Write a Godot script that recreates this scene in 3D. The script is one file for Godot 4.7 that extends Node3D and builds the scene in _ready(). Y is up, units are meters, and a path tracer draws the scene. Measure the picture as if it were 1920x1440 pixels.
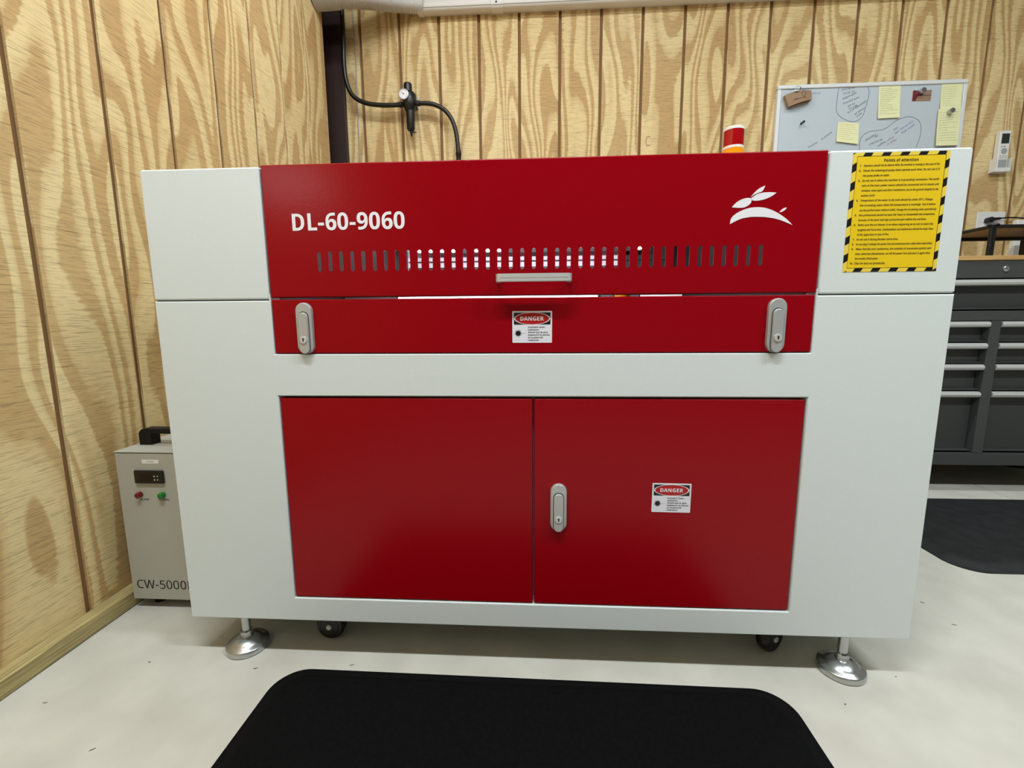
extends Node3D

# World: machine front face is the plane z = 0, floor y = 0, x to the right, metres.
const WALL_Z := -1.668
const WALL_X := -1.02
const CEIL_Y := 2.66
const BOARD := 0.2032

var M := {}
var FONT_B: SystemFont
var FONT_R: SystemFont
var used_names := {}


# ------------------------------------------------------------------ mesh builder
class MB:
	var v := PackedVector3Array()
	var n := PackedVector3Array()
	var uv := PackedVector2Array()
	var t := Transform3D()

	func at(p: Vector3, euler := Vector3.ZERO) -> MB:
		t = Transform3D(Basis.from_euler(euler), p)
		return self

	func tri(a: Vector3, b: Vector3, c: Vector3, na: Vector3, nb: Vector3, nc: Vector3, ua := Vector2.INF, ub := Vector2.INF, uc := Vector2.INF) -> void:
		if ua == Vector2.INF:
			var f := (b - a).cross(c - a)
			ua = flat(a, f); ub = flat(b, f); uc = flat(c, f)
		v.append_array([t * a, t * c, t * b])
		n.append_array([t.basis * na, t.basis * nc, t.basis * nb])
		uv.append_array([ua, uc, ub])

	func flat(p: Vector3, f: Vector3) -> Vector2:
		var g := f.abs()
		if g.x >= g.y and g.x >= g.z:
			return Vector2(p.z, -p.y)
		if g.y >= g.z:
			return Vector2(p.x, p.z)
		return Vector2(p.x, -p.y)

	func quad(a: Vector3, b: Vector3, c: Vector3, d: Vector3) -> void:  # counter-clockwise from outside
		var f := (b - a).cross(d - a)
		if f.length_squared() < 1e-18:
			f = (c - b).cross(d - b)
		f = f.normalized()
		tri(a, b, c, f, f, f)
		tri(a, c, d, f, f, f)

	func quadn(a: Vector3, b: Vector3, c: Vector3, d: Vector3, na: Vector3, nb: Vector3, nc: Vector3, nd: Vector3) -> void:
		tri(a, b, c, na, nb, nc)
		tri(a, c, d, na, nc, nd)

	func box(lo: Vector3, hi: Vector3, bev := 0.0) -> MB:
		var c := (lo + hi) / 2.0
		var h := (hi - lo).abs() / 2.0
		bev = minf(bev, minf(h.x, minf(h.y, h.z)) * 0.95)
		var ax := [Vector3.RIGHT, Vector3.UP, Vector3.BACK]
		for i in 3:
			for s in [-1.0, 1.0]:
				var k: Vector3 = ax[i] * s
				var p: Vector3 = ax[(i + 1) % 3]
				var q: Vector3 = ax[(i + 2) % 3] * s
				var hp := (h * p).length() - bev
				var hq := (h * q).length() - bev
				var o := c + k * (h * k).length()
				quad(o - p * hp - q * hq, o + p * hp - q * hq, o + p * hp + q * hq, o - p * hp + q * hq)
		if bev <= 0.0:
			return self
		for i in 3:
			var e: Vector3 = ax[i]
			for s1 in [-1.0, 1.0]:
				for s2 in [-1.0, 1.0]:
					var p: Vector3 = ax[(i + 1) % 3] * s1
					var q: Vector3 = ax[(i + 2) % 3] * s2
					var he := (h * e).length() - bev
					var hp := (h * p).length()
					var hq := (h * q).length()
					var a := c + p * hp + q * (hq - bev)
					var b := c + p * (hp - bev) + q * hq
					if s1 * s2 > 0:
						quadn(a - e * he, b - e * he, b + e * he, a + e * he, p, q, q, p)
					else:
						quadn(b - e * he, a - e * he, a + e * he, b + e * he, q, p, p, q)
		for sx in [-1.0, 1.0]:
			for sy in [-1.0, 1.0]:
				for sz in [-1.0, 1.0]:
					var s := Vector3(sx, sy, sz)
					var px := c + s * (h - Vector3(0, bev, bev))
					var py := c + s * (h - Vector3(bev, 0, bev))
					var pz := c + s * (h - Vector3(bev, bev, 0))
					var nx := Vector3(sx, 0, 0)
					var ny := Vector3(0, sy, 0)
					var nz := Vector3(0, 0, sz)
					if sx * sy * sz > 0:
						tri(px, py, pz, nx, ny, nz)
					else:
						tri(px, pz, py, nx, nz, ny)
		return self

	# profile: (radius, height) pairs from bottom to top, turned about local y
	func lathe(profile: Array, segs := 32) -> MB:
		for i in profile.size() - 1:
			var a: Vector2 = profile[i]
			var b: Vector2 = profile[i + 1]
			var d := b - a
			var nn := Vector2(d.y, -d.x).normalized()
			var n0 := nn
			var n1 := nn
			if i > 0:
				var d0: Vector2 = (a - profile[i - 1])
				var m0 := Vector2(d0.y, -d0.x).normalized()
				if m0.dot(nn) > 0.75: n0 = (m0 + nn).normalized()
			if i < profile.size() - 2:
				var d1: Vector2 = (profile[i + 2] - b)
				var m1 := Vector2(d1.y, -d1.x).normalized()
				if m1.dot(nn) > 0.75: n1 = (m1 + nn).normalized()
			for k in segs:
				var t0 := TAU * k / segs
				var t1 := TAU * (k + 1) / segs
				var c0 := Vector3(cos(t0), 0, -sin(t0))
				var c1 := Vector3(cos(t1), 0, -sin(t1))
				var p0 := c0 * a.x + Vector3(0, a.y, 0)
				var p1 := c1 * a.x + Vector3(0, a.y, 0)
				var p2 := c1 * b.x + Vector3(0, b.y, 0)
				var p3 := c0 * b.x + Vector3(0, b.y, 0)
				var q0 := c0 * n0.x + Vector3(0, n0.y, 0)
				var q1 := c1 * n0.x + Vector3(0, n0.y, 0)
				var q2 := c1 * n1.x + Vector3(0, n1.y, 0)
				var q3 := c0 * n1.x + Vector3(0, n1.y, 0)
				if a.x > 1e-6: tri(p0, p1, p2, q0, q1, q2)
				if b.x > 1e-6: tri(p0, p2, p3, q0, q2, q3)
		return self

	func tube(pts: Array, r: float, segs := 12, caps := true) -> MB:
		var rings := []
		var up := Vector3.UP
		for i in pts.size():
			var d: Vector3 = (pts[mini(i + 1, pts.size() - 1)] - pts[maxi(i - 1, 0)]).normalized()
			if absf(up.dot(d)) > 0.95: up = Vector3.RIGHT if absf(d.x) < 0.9 else Vector3.BACK
			var s := d.cross(up).normalized()
			up = s.cross(d).normalized()
			var ring := []
			for k in segs:
				var w := TAU * k / segs
				ring.append(s * cos(w) + up * sin(w))
			rings.append(ring)
		for i in pts.size() - 1:
			for k in segs:
				var m := (k + 1) % segs
				var a: Vector3 = rings[i][k]; var b: Vector3 = rings[i][m]
				var c: Vector3 = rings[i + 1][m]; var d: Vector3 = rings[i + 1][k]
				quadn(pts[i] + b * r, pts[i] + a * r, pts[i + 1] + d * r, pts[i + 1] + c * r, b, a, d, c)
		if caps:
			for e in [0, pts.size() - 1]:
				var dd: Vector3 = (pts[1] - pts[0]).normalized() * -1.0 if e == 0 else (pts[e] - pts[e - 1]).normalized()
				for k in segs:
					var a: Vector3 = pts[e] + rings[e][k] * r
					var b: Vector3 = pts[e] + rings[e][(k + 1) % segs] * r
					if e == 0: tri(pts[e], a, b, dd, dd, dd)
					else: tri(pts[e], b, a, dd, dd, dd)
		return self

	# polygon in the xy plane (counter-clockwise), from z0 up to z1, edges chamfered by bev at z1
	func prism(poly: PackedVector2Array, z0: float, z1: float, bev := 0.0, back := true, smooth := true) -> MB:
		if Geometry2D.is_polygon_clockwise(poly):
			poly = poly.duplicate(); poly.reverse()
		var top := poly
		if bev > 0.0:
			top = PackedVector2Array()
			var cnt := poly.size()
			for i in cnt:
				var d0 := (poly[i] - poly[(i + cnt - 1) % cnt]).normalized()
				var d1 := (poly[(i + 1) % cnt] - poly[i]).normalized()
				var o := Vector2(d0.y, -d0.x) + Vector2(d1.y, -d1.x)
				o = o.normalized() / maxf(0.4, o.normalized().dot(Vector2(d0.y, -d0.x)))
				top.append(poly[i] - o * bev)
		var ix := Geometry2D.triangulate_polygon(top)
		for i in range(0, ix.size(), 3):
			var a := top[ix[i]]; var b := top[ix[i + 1]]; var c := top[ix[i + 2]]
			if (b - a).cross(c - a) < 0.0:
				var w := b; b = c; c = w
			tri(Vector3(a.x, a.y, z1), Vector3(b.x, b.y, z1), Vector3(c.x, c.y, z1), Vector3.BACK, Vector3.BACK, Vector3.BACK)
		if back:
			ix = Geometry2D.triangulate_polygon(poly)
			for i in range(0, ix.size(), 3):
				var a := poly[ix[i]]; var b := poly[ix[i + 1]]; var c := poly[ix[i + 2]]
				if (b - a).cross(c - a) > 0.0:
					var w := b; b = c; c = w
				tri(Vector3(a.x, a.y, z0), Vector3(b.x, b.y, z0), Vector3(c.x, c.y, z0), Vector3.FORWARD, Vector3.FORWARD, Vector3.FORWARD)
		var sz := poly.size()
		for i in sz:
			var j := (i + 1) % sz
			var d := (poly[j] - poly[i]).normalized()
			var e := Vector3(d.y, -d.x, 0)
			var ni := e
			var nj := e
			if smooth:
				var dp := (poly[i] - poly[(i + sz - 1) % sz]).normalized()
				var dn := (poly[(j + 1) % sz] - poly[j]).normalized()
				if dp.dot(d) > 0.8: ni = (e + Vector3(dp.y, -dp.x, 0)).normalized()
				if dn.dot(d) > 0.8: nj = (e + Vector3(dn.y, -dn.x, 0)).normalized()
			var zb := z1 - bev
			quadn(Vector3(poly[i].x, poly[i].y, z0), Vector3(poly[j].x, poly[j].y, z0), Vector3(poly[j].x, poly[j].y, zb), Vector3(poly[i].x, poly[i].y, zb), ni, nj, nj, ni)
			if bev > 0.0:
				quadn(Vector3(poly[i].x, poly[i].y, zb), Vector3(poly[j].x, poly[j].y, zb), Vector3(top[j].x, top[j].y, z1), Vector3(top[i].x, top[i].y, z1), ni, nj, Vector3.BACK, Vector3.BACK)
		return self

	# section given as (depth, height) drawn out along x from xa to xb, its zero depth at z
	func at_keep(poly: PackedVector2Array, z: float, xa: float, xb: float) -> MB:
		at(Vector3(0, 0, z), Vector3(0, -PI / 2, 0))
		return prism(poly, -xb, -xa, 0.001)

	# rounded rim between a flat face at z and a wall behind it, round rectangle r. inward: the rim of an opening
	func rim(r: Rect2, z: float, b: float, depth: float, inward: bool, sides := "lrbt") -> void:
		var x0 := r.position.x; var y0 := r.position.y; var x1 := r.end.x; var y1 := r.end.y
		var o := b if inward else -b  # flat face edge lies this far outside the wall
		for s in sides:
			var p0: Vector2; var p1: Vector2; var q0: Vector2; var q1: Vector2; var k: Vector3
			match s:
				"l": p0 = Vector2(x0, y0); p1 = Vector2(x0, y1); q0 = Vector2(x0 - o, y0 - o); q1 = Vector2(x0 - o, y1 + o); k = Vector3.RIGHT
				"r": p0 = Vector2(x1, y1); p1 = Vector2(x1, y0); q0 = Vector2(x1 + o, y1 + o); q1 = Vector2(x1 + o, y0 - o); k = Vector3.LEFT
				"b": p0 = Vector2(x1, y0); p1 = Vector2(x0, y0); q0 = Vector2(x1 + o, y0 - o); q1 = Vector2(x0 - o, y0 - o); k = Vector3.UP
				"t": p0 = Vector2(x0, y1); p1 = Vector2(x1, y1); q0 = Vector2(x0 - o, y1 + o); q1 = Vector2(x1 + o, y1 + o); k = Vector3.DOWN
			var a := Vector3(q0.x, q0.y, z); var c := Vector3(q1.x, q1.y, z)
			var d := Vector3(p0.x, p0.y, z - b); var e := Vector3(p1.x, p1.y, z - b)
			var f := Vector3(p0.x, p0.y, z - depth); var g := Vector3(p1.x, p1.y, z - depth)
			var B := Vector3.BACK
			if inward:
				quadn(a, d, e, c, B, k, k, B)
				quadn(d, f, g, e, k, k, k, k)
			else:
				k = -k
				quadn(a, c, e, d, B, B, k, k)
				quadn(d, e, g, f, k, k, k, k)

	func face(x0: float, y0: float, x1: float, y1: float, z: float) -> void:
		quad(Vector3(x0, y0, z), Vector3(x1, y0, z), Vector3(x1, y1, z), Vector3(x0, y1, z))

	func add_text(s: String, font: Font, left: float, base: float, cap: float, z: float, width := -1.0, skew := 0.0, ang := 0.0) -> void:
		var tm := TextMesh.new()
		tm.text = s; tm.font = font; tm.font_size = 64; tm.pixel_size = 0.01; tm.depth = 0.0
		tm.curve_step = 2.0 if cap > 0.008 else 5.0
		tm.horizontal_alignment = HORIZONTAL_ALIGNMENT_LEFT
		var ref := TextMesh.new()
		ref.text = "H"; ref.font = font; ref.font_size = 64; ref.pixel_size = 0.01; ref.depth = 0.0
		ref.horizontal_alignment = HORIZONTAL_ALIGNMENT_LEFT
		var rb := ref.get_aabb()
		var arr := tm.get_mesh_arrays()
		if arr.is_empty(): return
		var tv: PackedVector3Array = arr[Mesh.ARRAY_VERTEX]
		var ti = arr[Mesh.ARRAY_INDEX]
		var lo := INF; var hi := -INF
		for p in tv:
			lo = minf(lo, p.x); hi = maxf(hi, p.x)
		var k := cap / rb.size.y
		var kx := k if width <= 0.0 else width / (hi - lo)
		var ca := cos(ang); var sa := sin(ang)
		var list := PackedInt32Array()
		if ti == null or ti.is_empty():
			for i in tv.size(): list.append(i)
		else:
			list = ti
		for i in range(0, list.size(), 3):
			var q := []
			for j in 3:
				var p := tv[list[i + j]]
				var y := (p.y - rb.position.y) * k
				var x := (p.x - lo) * kx + y * skew
				q.append(Vector3(left + x * ca - y * sa, base + x * sa + y * ca, z))
			var cr: float = (q[1] - q[0]).cross(q[2] - q[0]).z
			if absf(cr) < 1e-14: continue
			if cr > 0.0: tri(q[0], q[1], q[2], Vector3.BACK, Vector3.BACK, Vector3.BACK)
			else: tri(q[0], q[2], q[1], Vector3.BACK, Vector3.BACK, Vector3.BACK)

	func mesh() -> ArrayMesh:
		var a := []
		a.resize(Mesh.ARRAY_MAX)
		a[Mesh.ARRAY_VERTEX] = v
		a[Mesh.ARRAY_NORMAL] = n
		a[Mesh.ARRAY_TEX_UV] = uv
		a[Mesh.ARRAY_TEX_UV2] = uv
		var m := ArrayMesh.new()
		m.add_surface_from_arrays(Mesh.PRIMITIVE_TRIANGLES, a)
		return m


func part(called: String, mb: MB, m: Material, parent: Node3D, pos := Vector3.ZERO, label := "") -> MeshInstance3D:
	var o := MeshInstance3D.new()
	o.name = called
	o.mesh = mb.mesh()
	o.material_override = m
	o.position = pos
	if label: o.set_meta("label", label)
	parent.add_child(o, true)
	if o.name != called and not String(o.name).contains("_0"):
		o.name = numbered(called, parent)
	return o


func numbered(called: String, parent: Node) -> String:
	var i := 1
	while parent.has_node("%s_%03d" % [called, i]): i += 1
	return "%s_%03d" % [called, i]


func thing(called: String, label: String, category: String, pos := Vector3.ZERO, group := "") -> Node3D:
	var o := Node3D.new()
	o.name = called if not has_node(called) else numbered(called, self)
	o.position = pos
	add_child(o, true)
	return tag(o, label, category, group)


func tag(o: Node3D, label: String, category: String, group := "") -> Node3D:
	o.set_meta("label", label)
	o.set_meta("category", category)
	if group: o.set_meta("group", group)
	return o


func structure(o: Node3D) -> Node3D:
	o.set_meta("kind", "structure")
	return o


func mat(c: Color, rough := 0.5, metal := 0.0, spec := 0.5) -> StandardMaterial3D:
	var m := StandardMaterial3D.new()
	m.albedo_color = c
	m.roughness = rough
	m.metallic = metal
	m.metallic_specular = spec
	return m


func c8(r: int, g: int, b: int) -> Color:
	return Color(r / 255.0, g / 255.0, b / 255.0)


func stadium(w: float, h: float, segs := 12) -> PackedVector2Array:
	var p := PackedVector2Array()
	var r := w / 2.0
	for k in segs + 1:
		var a := PI * k / segs
		p.append(Vector2(cos(a) * r, h / 2.0 - r + sin(a) * r))
	for k in segs + 1:
		var a := PI + PI * k / segs
		p.append(Vector2(cos(a) * r, -h / 2.0 + r + sin(a) * r))
	return p


func round_rect(x0: float, y0: float, x1: float, y1: float, r: float, segs := 8) -> PackedVector2Array:
	var p := PackedVector2Array()
	var cs := [Vector2(x1 - r, y1 - r), Vector2(x0 + r, y1 - r), Vector2(x0 + r, y0 + r), Vector2(x1 - r, y0 + r)]
	for i in 4:
		for k in segs + 1:
			var a := PI / 2 * (i + float(k) / segs)
			p.append(cs[i] + Vector2(cos(a), sin(a)) * r)
	return p


# corner cutting that leaves sharp tips alone
func soften(p: PackedVector2Array, times: int) -> PackedVector2Array:
	for it in times:
		var q := PackedVector2Array()
		for i in p.size():
			var a := p[(i + p.size() - 1) % p.size()]; var b := p[i]; var c := p[(i + 1) % p.size()]
			if (b - a).normalized().dot((c - b).normalized()) < 0.5: q.append(b)
			else:
				q.append(b.lerp(a, 0.25)); q.append(b.lerp(c, 0.25))
		p = q
	return p


func disc(r: float, segs := 24, c := Vector2.ZERO) -> PackedVector2Array:
	var p := PackedVector2Array()
	for k in segs: p.append(c + Vector2(cos(TAU * k / segs), sin(TAU * k / segs)) * r)
	return p


func curve(pts: Array, n: int) -> Array:
	var c := Curve3D.new()
	for i in pts.size():
		var p: Vector3 = pts[i]
		var d: Vector3 = (pts[mini(i + 1, pts.size() - 1)] - pts[maxi(i - 1, 0)]) / 6.0
		c.add_point(p, -d, d)
	c.bake_interval = 0.005
	var out := []
	for i in n + 1: out.append(c.sample_baked(c.get_baked_length() * i / n, true))
	return out


# ------------------------------------------------------------------ textures
func smooth(a: float, b: float, x: float) -> float:
	var t := clampf((x - a) / (b - a), 0.0, 1.0)
	return t * t * (3.0 - 2.0 * t)


func wood_image(w: int, h: int, uw: float, vh: float, sd: int) -> Image:
	# rough-sawn rotary-cut pine ply: broad early and late wood figures stretched along the board
	var im := Image.create(w, h, false, Image.FORMAT_RGB8)
	var big := FastNoiseLite.new(); big.seed = sd; big.noise_type = FastNoiseLite.TYPE_SIMPLEX_SMOOTH; big.frequency = 1.0; big.fractal_type = FastNoiseLite.FRACTAL_FBM; big.fractal_octaves = 3; big.fractal_gain = 0.42
	var rag := FastNoiseLite.new(); rag.seed = sd + 7; rag.frequency = 1.0; rag.noise_type = FastNoiseLite.TYPE_SIMPLEX; rag.fractal_type = FastNoiseLite.FRACTAL_FBM; rag.fractal_octaves = 2
	var light := Color(0.905, 0.83, 0.645)
	var mid := Color(0.855, 0.765, 0.555)
	var dark := Color(0.735, 0.605, 0.41)
	var tone := FastNoiseLite.new(); tone.seed = sd + 3; tone.frequency = 1.0; tone.fractal_type = FastNoiseLite.FRACTAL_NONE
	for y in h:
		var vy := y * vh / h
		for x in w:
			var ux := x * uw / w
			var f := big.get_noise_2d(ux * 2.5 + rag.get_noise_2d(ux * 2.0 + 50.0, vy * 0.8) * 0.10, vy * 0.40) * 5.0 + ux * 2.0
			f += rag.get_noise_2d(ux * 10.0, vy * 70.0) * (0.035 + 0.06 * tone.get_noise_2d(ux * 4.0 + 9.0, vy * 1.5)) + rag.get_noise_2d(ux * 8.0, vy * 1.3) * 0.20
			var t := f - floorf(f)
			var late := (0.32 * smooth(0.24, 0.48, t) + 0.68 * smooth(0.46, 0.58, t)) * (1.0 - smooth(0.90, 0.985, t))
			var k := tone.get_noise_2d(ux * 1.7, vy * 0.9) * 0.5 + 0.5
			var c := light.lerp(mid, clampf(k * 0.9, 0.0, 1.0)).lerp(dark, late * (0.62 + 0.38 * k))
			im.set_pixel(x, y, c)
	return im


func saw_image(s: int, sd: int) -> Image:
	var im := Image.create(s, s, false, Image.FORMAT_RGB8)
	var a := FastNoiseLite.new(); a.seed = sd; a.noise_type = FastNoiseLite.TYPE_SIMPLEX; a.frequency = 1.0; a.fractal_type = FastNoiseLite.FRACTAL_NONE
	for y in s:
		var fy := absf(y - s / 2.0) / (s / 2.0)
		for x in s:
			var p := a.get_noise_2d(x * 0.006, y * 0.30)
			var q := a.get_noise_2d(x * 0.016 + 90.0, y * 0.45 + 31.0)
			var gr := a.get_noise_2d(x * 0.5 + 400.0, y * 0.5)
			var d := 1.0 - smooth(0.5, 0.9, p) * 0.13 - smooth(0.62, 0.92, q) * 0.16 + gr * 0.035
			d = clampf(d - 0.0 * fy, 0.0, 1.0)
			im.set_pixel(x, y, Color(d, d * 0.99, d * 0.97))
	return im


func tex(im: Image) -> ImageTexture:
	im.generate_mipmaps()
	return ImageTexture.create_from_image(im)


func noise_tex(sd: int, freq: float, lo: Color, hi: Color, size := 512) -> NoiseTexture2D:
	var nz := FastNoiseLite.new()
	nz.seed = sd; nz.frequency = freq; nz.fractal_octaves = 4
	var t := NoiseTexture2D.new()
	t.width = size; t.height = size; t.seamless = true; t.noise = nz
	var g := Gradient.new()
	g.set_color(0, lo); g.set_color(1, hi)
	t.color_ramp = g
	return t


func danger_image() -> Image:
	var w := 420; var h := 333
	var im := Image.create(w, h, false, Image.FORMAT_RGB8)
	var white := Color(0.87, 0.87, 0.9); var black := Color(0.02, 0.02, 0.025); var red := Color(0.66, 0.05, 0.07)
	for y in h:
		for x in w:
			var u := (x + 0.5) / w; var t := (y + 0.5) / h
			var c := white
			if u > 0.04 and u < 0.96 and t > 0.047 and t < 0.425:
				c = black
				var e := Vector2((u - 0.5) / 0.437, (t - 0.235) / 0.188).length()
				if e < 1.035: c = white
				if e < 0.965: c = red
			else:
				var p := Vector2((u - 0.148) * 0.0705, (t - 0.70) * 0.056)
				var r := p.length(); var a := p.angle()
				var sp := absf(fposmod(a * 14.0 / TAU + 0.25, 1.0) - 0.5) * 2.0
				if r < 0.0046 or (r < 0.0046 + 0.0034 * (0.7 + 0.3 * sin(a * 5.0)) and sp < 0.42 * (1.0 - (r - 0.0046) / 0.0036)): c = black
				if absf(p.y) < 0.0002 and p.x > 0.0 and p.x < 0.0142: c = Color(0.2, 0.2, 0.22)
			im.set_pixel(x, y, c)
	return im


func attention_image() -> Image:
	# hazard stripes round a yellow field; 149 mm x 187.5 mm
	var w := 596; var h := 750
	var im := Image.create(w, h, false, Image.FORMAT_RGB8)
	var yel := Color(0.90, 0.76, 0.07); var pale := Color(0.90, 0.79, 0.28); var black := Color(0.03, 0.03, 0.03)
	for y in h:
		for x in w:
			var px := x * 0.149 / w; var py := y * 0.1875 / h
			var c := yel
			if px < 0.0060 or px > 0.1430 or py < 0.0052 or py > 0.1815:
				var s := px * 0.62 + py if (px < 0.006 or px > 0.143) else px + py * 0.62
				c = black if fposmod(s + 0.0105, 0.0285) < 0.0128 else pale
			elif px < 0.0067 or px > 0.1423 or py < 0.0059 or py > 0.1808:
				c = Color(0.15, 0.09, 0.02)
			im.set_pixel(x, y, c)
	return im


func decal_mat(im: Image, w: float, h: float, x0: float, y1: float, rough := 0.4) -> StandardMaterial3D:
	# flat() gives (x, -y) in metres; lay the picture over the rectangle whose upper left corner is (x0, y1)
	var m := mat(Color.WHITE, rough)
	m.albedo_texture = tex(im)
	m.uv1_scale = Vector3(1.0 / w, 1.0 / h, 1)
	m.uv1_offset = Vector3(-x0 / w, y1 / h, 0)
	m.texture_repeat = false
	return m


func make_materials() -> void:
	FONT_B = SystemFont.new(); FONT_B.font_names = PackedStringArray(["Droid Sans"]); FONT_B.font_weight = 700
	FONT_R = SystemFont.new(); FONT_R.font_names = PackedStringArray(["Droid Sans"])
	var saw := tex(saw_image(512, 5))
	for k in 2:
		var m := mat(Color.WHITE, 0.62, 0.0, 0.35)
		m.albedo_texture = tex(wood_image(1280, 1280, 2.4384, 3.2, 11 + k * 40))
		m.uv1_scale = Vector3(1.0 / 2.4384, 1.0 / 3.2, 1)
		m.detail_enabled = true
		m.detail_albedo = saw
		m.detail_blend_mode = BaseMaterial3D.BLEND_MODE_MUL
		m.detail_uv_layer = BaseMaterial3D.DETAIL_UV_2
		m.uv2_scale = Vector3(1.0 / 0.62, 1.0 / 0.55, 1)
		M["ply%d" % k] = m
	M.groove = mat(Color(0.50, 0.37, 0.23), 0.8)
	M.plainwood = mat(Color(0.78, 0.65, 0.44), 0.6)
	var lm := mat(Color.WHITE, 0.65, 0.0, 0.3)
	lm.albedo_texture = noise_tex(31, 0.012, Color(0.50, 0.455, 0.31), Color(0.80, 0.72, 0.50), 512)
	lm.uv1_scale = Vector3(0.9, 22.0, 1)
	M.lumber = lm
	var top := mat(Color.WHITE, 0.45)
	top.albedo_texture = noise_tex(32, 0.01, Color(0.66, 0.50, 0.30), Color(0.80, 0.66, 0.42), 256)
	top.uv1_scale = Vector3(1.2, 14.0, 1)
	M.butcher = top
	var fl := mat(Color.WHITE, 0.5, 0.0, 0.35)
	fl.albedo_texture = noise_tex(3, 0.011, Color(0.725, 0.715, 0.67), Color(0.795, 0.785, 0.74), 1024)
	fl.uv1_triplanar = true; fl.uv1_world_triplanar = true
	fl.uv1_scale = Vector3(0.55, 0.55, 0.55)
	M.floor = fl
	M.joint = mat(Color(0.25, 0.24, 0.2), 0.9)
	M.speck = mat(Color(0.38, 0.365, 0.33), 0.9)
	M.ceiling = mat(Color(0.62, 0.62, 0.61), 0.8)  # unseen ceiling and far walls, grey chosen to limit bounced light
	var wh := mat(Color(0.82, 0.845, 0.84), 0.40, 0.0, 0.4)
	wh.normal_enabled = true
	var nn := FastNoiseLite.new(); nn.seed = 9; nn.frequency = 0.09; nn.fractal_octaves = 2
	var nt := NoiseTexture2D.new(); nt.width = 256; nt.height = 256; nt.seamless = true; nt.noise = nn; nt.as_normal_map = true; nt.bump_strength = 1.2
	wh.normal_texture = nt
	wh.normal_scale = 0.10
	wh.uv1_scale = Vector3(9, 9, 1)
	M.white = wh
	var rd := mat(Color(0.55, 0.0, 0.055), 0.235, 0.0, 0.30)
	rd.normal_enabled = true; rd.normal_texture = nt; rd.normal_scale = 0.10; rd.uv1_scale = Vector3(9, 9, 1)
	M.red = rd
	M.innerwhite = mat(Color(0.85, 0.85, 0.87), 0.5)
	M.innergrey = mat(Color(0.06, 0.045, 0.05), 0.5)
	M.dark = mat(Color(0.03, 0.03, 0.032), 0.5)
	M.black = mat(Color(0.035, 0.034, 0.034), 0.38)
	M.rubber = mat(Color(0.018, 0.018, 0.019), 0.55, 0.0, 0.4)
	M.gap = mat(Color(0.06, 0.06, 0.06), 0.8)
	M.alu = mat(Color(0.80, 0.80, 0.79), 0.34, 0.35)
	M.satin = mat(Color(0.72, 0.725, 0.72), 0.33, 0.4)
	M.chrome = mat(Color(0.74, 0.75, 0.75), 0.24, 0.9)
	M.brass = mat(Color(0.75, 0.5, 0.18), 0.3, 1.0)
	M.print_white = mat(Color(0.90, 0.89, 0.91), 0.45)
	M.print_black = mat(Color(0.04, 0.04, 0.045), 0.6)
	M.print_brown = mat(Color(0.20, 0.13, 0.03), 0.6)
	M.redlens = mat(Color(0.62, 0.02, 0.06), 0.12)
	M.amber = mat(Color(0.95, 0.60, 0.08), 0.15)
	M.plastic = mat(Color(0.88, 0.88, 0.86), 0.4)
	M.duct = mat(Color(0.86, 0.85, 0.82), 0.42)
	M.chill = mat(Color(0.67, 0.665, 0.62), 0.5)
	M.steel_grey = mat(Color(0.255, 0.262, 0.258), 0.42, 0.0, 0.5)
	M.drawer_grey = mat(Color(0.225, 0.232, 0.228), 0.45, 0.0, 0.5)
	M.matte_black = mat(Color(0.03, 0.03, 0.03), 0.45)
	var mt := mat(Color.WHITE, 0.72, 0.0, 0.16)
	mt.albedo_texture = noise_tex(77, 0.08, Color(0.04, 0.04, 0.042), Color(0.066, 0.066, 0.068), 256)
	mt.uv1_scale = Vector3(4, 4, 1)
	M.mat_black = mt
	var mg := mat(Color.WHITE, 0.55, 0.0, 0.4)
	mg.albedo_texture = noise_tex(78, 0.02, Color(0.105, 0.11, 0.112), Color(0.155, 0.16, 0.163), 256)
	mg.uv1_scale = Vector3(3, 3, 1)
	M.mat_grey = mg
	M.stain = mat(Color(0.19, 0.12, 0.10), 0.5)
	M.board = mat(Color(0.745, 0.785, 0.81), 0.22)
	M.frame = mat(Color(0.86, 0.87, 0.87), 0.35)
	M.note = mat(Color(0.90, 0.90, 0.70), 0.8)
	M.noteline = mat(Color(0.70, 0.70, 0.55), 0.8)
	M.kraft = mat(Color(0.60, 0.49, 0.38), 0.8)
	M.kraftprint = mat(Color(0.36, 0.27, 0.2), 0.8)
	M.ink = mat(Color(0.13, 0.14, 0.17), 0.6)
	M.inkline = mat(Color(0.42, 0.45, 0.48), 0.6)
	M.inkblue = mat(Color(0.25, 0.30, 0.58), 0.6)
	M.inkred = mat(Color(0.55, 0.32, 0.38), 0.6)
	M.cardred = mat(Color(0.42, 0.12, 0.16), 0.4)
	M.cardtan = mat(Color(0.60, 0.48, 0.40), 0.4)
	M.teal = mat(Color(0.10, 0.42, 0.44), 0.4)
	M.lcd = mat(Color(0.17, 0.19, 0.19), 0.25)
	M.screen = mat(Color(0.03, 0.012, 0.014), 0.1)
	M.greylight = mat(Color(0.62, 0.63, 0.62), 0.5)
	M.redbtn = mat(Color(0.42, 0.03, 0.06), 0.2)
	M.greenbtn = mat(Color(0.03, 0.46, 0.14), 0.2)


func glow(c: Color, energy: float) -> StandardMaterial3D:
	var m := mat(Color(0.9, 0.9, 0.9), 0.5)
	m.emission_enabled = true
	m.emission = c
	m.emission_energy_multiplier = energy
	return m


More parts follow.
